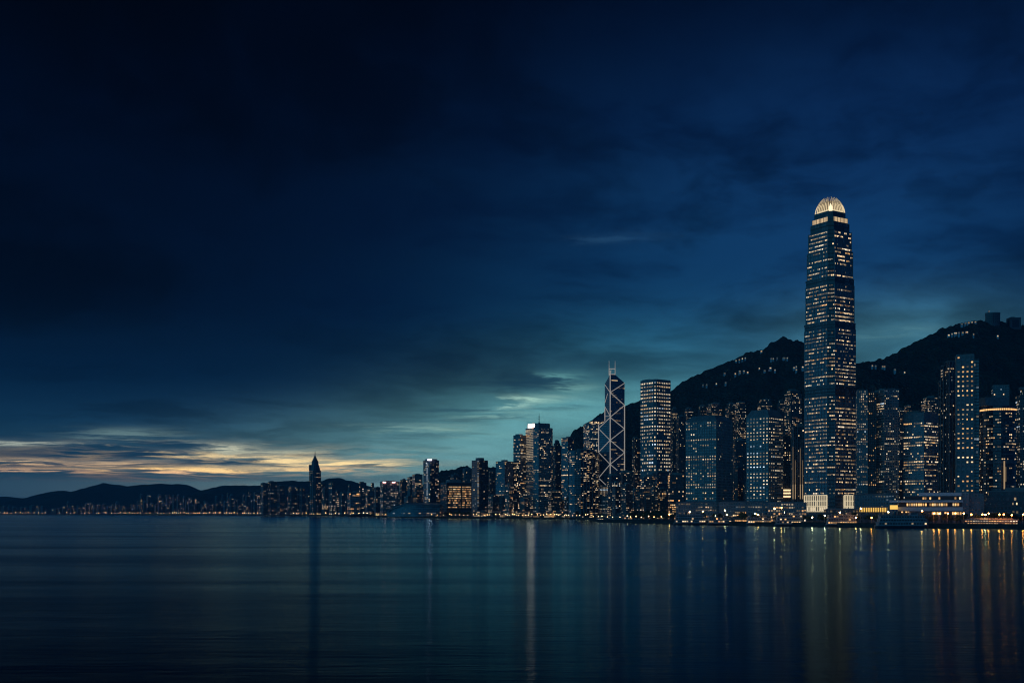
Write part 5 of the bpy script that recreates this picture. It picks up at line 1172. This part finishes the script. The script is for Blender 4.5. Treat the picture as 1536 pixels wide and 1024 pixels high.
def drop_unused():
    for o in [o for o in C.objects if o.get('label') == 'x']:
        for ch in list(o.children): bpy.data.objects.remove(ch)
        bpy.data.objects.remove(o)
drop_unused()

# ------------------------------------------------------------------ houses on the slopes, the summit blocks
def slope_hit(name, X, Y):
    h, D, Wf = RIDGES[name]; y = D - Wf * .98
    while y < D + 300:
        p = at(X, Y, y)
        if p.z <= h(p.x, p.y) + 9: return p
        y += 8
    return at(X, Y, D - 40)
def house(X, Y, ridge, w, label, pal='warm', lvl=3, grp='lit houses on the slopes'):
    p = slope_hit(ridge, X, Y); rng = random.Random(int(X * 10)); s = w / F * p.y; hgt = max(4.5, s * .55)
    org = (p.x, p.y, p.z - hgt * .5); rt = root('hillside_house', label, 'house', org, grp)
    b = MB(); b.box((p.x, p.y + 1, org[2] - 16), (s, s * .7, hgt + 16), MAT['white'], 0); b.build('wall', rt, org=org)
    b = MB(); z = org[2] + hgt; E = [(p.x - s * .55, p.y + 1 - s * .4), (p.x + s * .55, p.y + 1 - s * .4), (p.x + s * .55, p.y + 1 + s * .4), (p.x - s * .55, p.y + 1 + s * .4)]; b.prism(E, z + .01, z + hgt * .3, MAT['concrete'], MAT['roof'], 1e6, 1e6, top=inset(E, .5), bottom=True); b.build('roof', rt, org=org)
    n = max(1, round(w / 2.6)); y = p.y + 1 - s * .35 - .12
    for i in range(n):
        q = MB(); u0 = p.x - s / 2 + s * (i + .15) / n; u1 = p.x - s / 2 + s * (i + .85) / n; q.poly([(u0, y, org[2] + hgt * .2), (u1, y, org[2] + hgt * .2), (u1, y, org[2] + hgt * .85), (u0, y, org[2] + hgt * .85)], LIT[('warm' if rng.random() < .7 else 'amber', max(0, lvl - 1))]); q.build('window', rt, org=org)
G, K = 'green_ridge', 'peak_slopes'
for X, Y, rd, w, lv, lab in ((1104, 541, G, 2.5, 2, 'lit house on the skyline shoulder, lowest of four in a row'), (1109, 539.5, G, 2.2, 2, 'lit house on the skyline shoulder, second lowest of four'), (1113.5, 538, G, 2.2, 3, 'lit house on the skyline shoulder, second highest of four'), (1118, 537, G, 2, 2, 'lit house on the skyline shoulder, highest of four'),
        (1142, 527, G, 3, 3, 'bright house alone on the skyline notch'), (1157, 538, G, 2.5, 1, 'dim house left end of the high row below the summit'), (1160, 538, G, 2, 2, 'small house in the high row below the summit'), (1166, 537, G, 2, 1, 'dim house in the middle of the high row'), (1176, 537, G, 4, 0, 'long faint house in the high row'), (1181, 537, G, 2, 2, 'house at the right end of the high row'),
        (1139, 552.5, G, 2, 3, 'lone bright house at mid slope'), (1147, 556, G, 3, 1, 'dim house below the brightest mid-slope house'), (1155.5, 552, G, 3.4, 3, 'brightest house at mid slope'), (1154, 555.5, G, 2.5, 1, 'faint house under the brightest mid-slope house'), (1162.5, 555, G, 2.5, 2, 'house just right of the brightest mid-slope house'),
        (1103, 560.5, G, 2.4, 3, 'lower left house of the mid-slope cluster'), (1109.5, 557, G, 3, 2, 'upper left house of the mid-slope cluster'), (1116, 556.5, G, 3, 2, 'top middle house of the mid-slope cluster'), (1121.5, 558.5, G, 2.6, 3, 'right house of the mid-slope cluster'), (1110, 559, G, 3, 1, 'dim inner house of the mid-slope cluster'), (1087, 560, G, 3, 1, 'faint pair-like house on the left slope'),
        (1191, 551.5, G, 3, 2, 'house left of the skyscraper shaft at mid slope'), (1194.5, 550, G, 2, 2, 'upper small house left of the skyscraper shaft'), (1194.5, 554.5, G, 2.5, 2, 'lower small house left of the skyscraper shaft'), (1204, 550.5, G, 3, 3, 'house almost touching the skyscraper shaft'),
        (1074.5, 575.5, G, 2.2, 3, 'lone lit house low on the left slope'), (1060, 577, G, 2.2, 1, 'faint house low on the left slope'), (1088.5, 574, G, 2.5, 1, 'faint house right of the lone lit house'), (1054.5, 577.5, G, 1.6, 1, 'lowest faint house on the left slope'),
        (1308.5, 548.5, K, 2.6, 2, 'leftmost lit house on the right slope'), (1313.5, 549, K, 2.4, 1, 'dimmer second house on the right slope'), (1324, 549.7, K, 2.4, 2, 'left one of a close pair on the right slope'), (1327, 549.8, K, 2.2, 2, 'right one of a close pair on the right slope'), (1342.5, 554.5, K, 3, 1, 'dim house lower on the right slope'), (1357, 558.5, K, 2.2, 3, 'lone bright house lower on the right slope'),
        (1423, 502.8, K, 3.4, 3, 'house at the left end of the lit terrace under the summit'), (1428, 501, K, 2.5, 2, 'second house of the lit terrace under the summit'), (1433, 499.7, K, 4, 3, 'brightest house of the lit terrace under the summit'), (1438.5, 499.3, K, 2.5, 1, 'dim house of the lit terrace under the summit'), (1444, 499, K, 3, 2, 'fifth house of the lit terrace under the summit'), (1450, 498.3, K, 4, 3, 'house at the right end of the lit terrace under the summit'),
        (1460.5, 501.5, K, 1.8, 2, 'small house right of the lit terrace'), (1496.5, 504, K, 2.6, 3, 'lone bright house below the summit drum'), (1443, 486, K, 3, 1, 'first dim house of the crest row'), (1448, 485, K, 3, 1, 'second house of the crest row'), (1453, 484.2, K, 3.4, 2, 'third house of the crest row'), (1458, 483.4, K, 3, 2, 'fourth house of the crest row'), (1463, 483, K, 3, 2, 'last house of the crest row')):
    house(X, Y, rd, w, lab, 'warm' if lv > 1 else 'amber', lv)
def summit():
    D = 2905
    p = at(1489, HZ, D); z0, z1 = zof(484, D), zof(470.5, D); org = (p.x, p.y, z0)
    rt = root('summit_building', 'drum-shaped block with small turret on the hilltop crest', 'summit block', org)
    n = 20; r = 10.6 / F * D; P = [(p.x + r * math.cos(2 * PI * i / n), p.y + r * .7 * math.sin(2 * PI * i / n)) for i in range(n)]
    b = MB(); b.prism(P, z0 - 12, z1, MAT['grid_dark'], MAT['roof'], 4.5, 5, top=inset(P, 1.04)); b.build('wall', rt, org=org)
    b = MB(); b.prism(inset(P, 1.06), z1 + .01, z1 + 2, MAT['concrete'], MAT['roof'], 1e6, 1e6, bottom=True); b.build('roof', rt, org=org)
    b = MB(); q = at(1483, 469, D); b.cyl((q.x, q.y, z1 + 2), 2.6, 5, MAT['concrete'], 8, 2); b.cyl((q.x, q.y, z1 + 7), .4, 7, MAT['metal'], 6, .15); b.build('turret', rt, org=org)
    b = MB(); b.ball((q.x, q.y - 2.4, z1 + 5.6), 1.0, LIT[('amber', 2)], 6, 4); b.build('beacon', rt, org=org)
    p = at(1520.5, HZ, D); z0, z1 = zof(487, D), zof(477, D); org = (p.x, p.y, z0)
    rt = root('summit_building', 'lower plain block right of the hilltop drum', 'summit block', org)
    b = MB(); b.box((p.x, p.y, z0 - 14), (16.5 / F * D, 22, z1 - z0 + 14), MAT['grid_dark']); b.build('wall', rt, org=org)
    b = MB(); b.box((p.x - 4, p.y, z1 + .01), (9, 9, 2.4), MAT['concrete']); b.cyl((p.x - 4, p.y, z1 + 2.42), .3, 5, MAT['metal'], 6, .1); b.build('plant_room', rt, org=org)
summit()

# ------------------------------------------------------------------ evening air
if HAZE:
    m = bpy.data.materials.new('evening_haze'); m.use_nodes = True; nt = m.node_tree; nt.nodes.clear()
    o = nt.nodes.new('ShaderNodeOutputMaterial'); v = nt.nodes.new('ShaderNodeVolumePrincipled'); nt.links.new(v.outputs[0], o.inputs['Volume'])
    v.inputs['Color'].default_value = (.42, .72, 1, 1); v.inputs['Density'].default_value = 5e-5; v.inputs['Anisotropy'].default_value = .1
    b = MB(); b.box((0, 4100, -3), (15000, 13200, 563), m); h = b.build('haze'); h['kind'] = 'stuff'
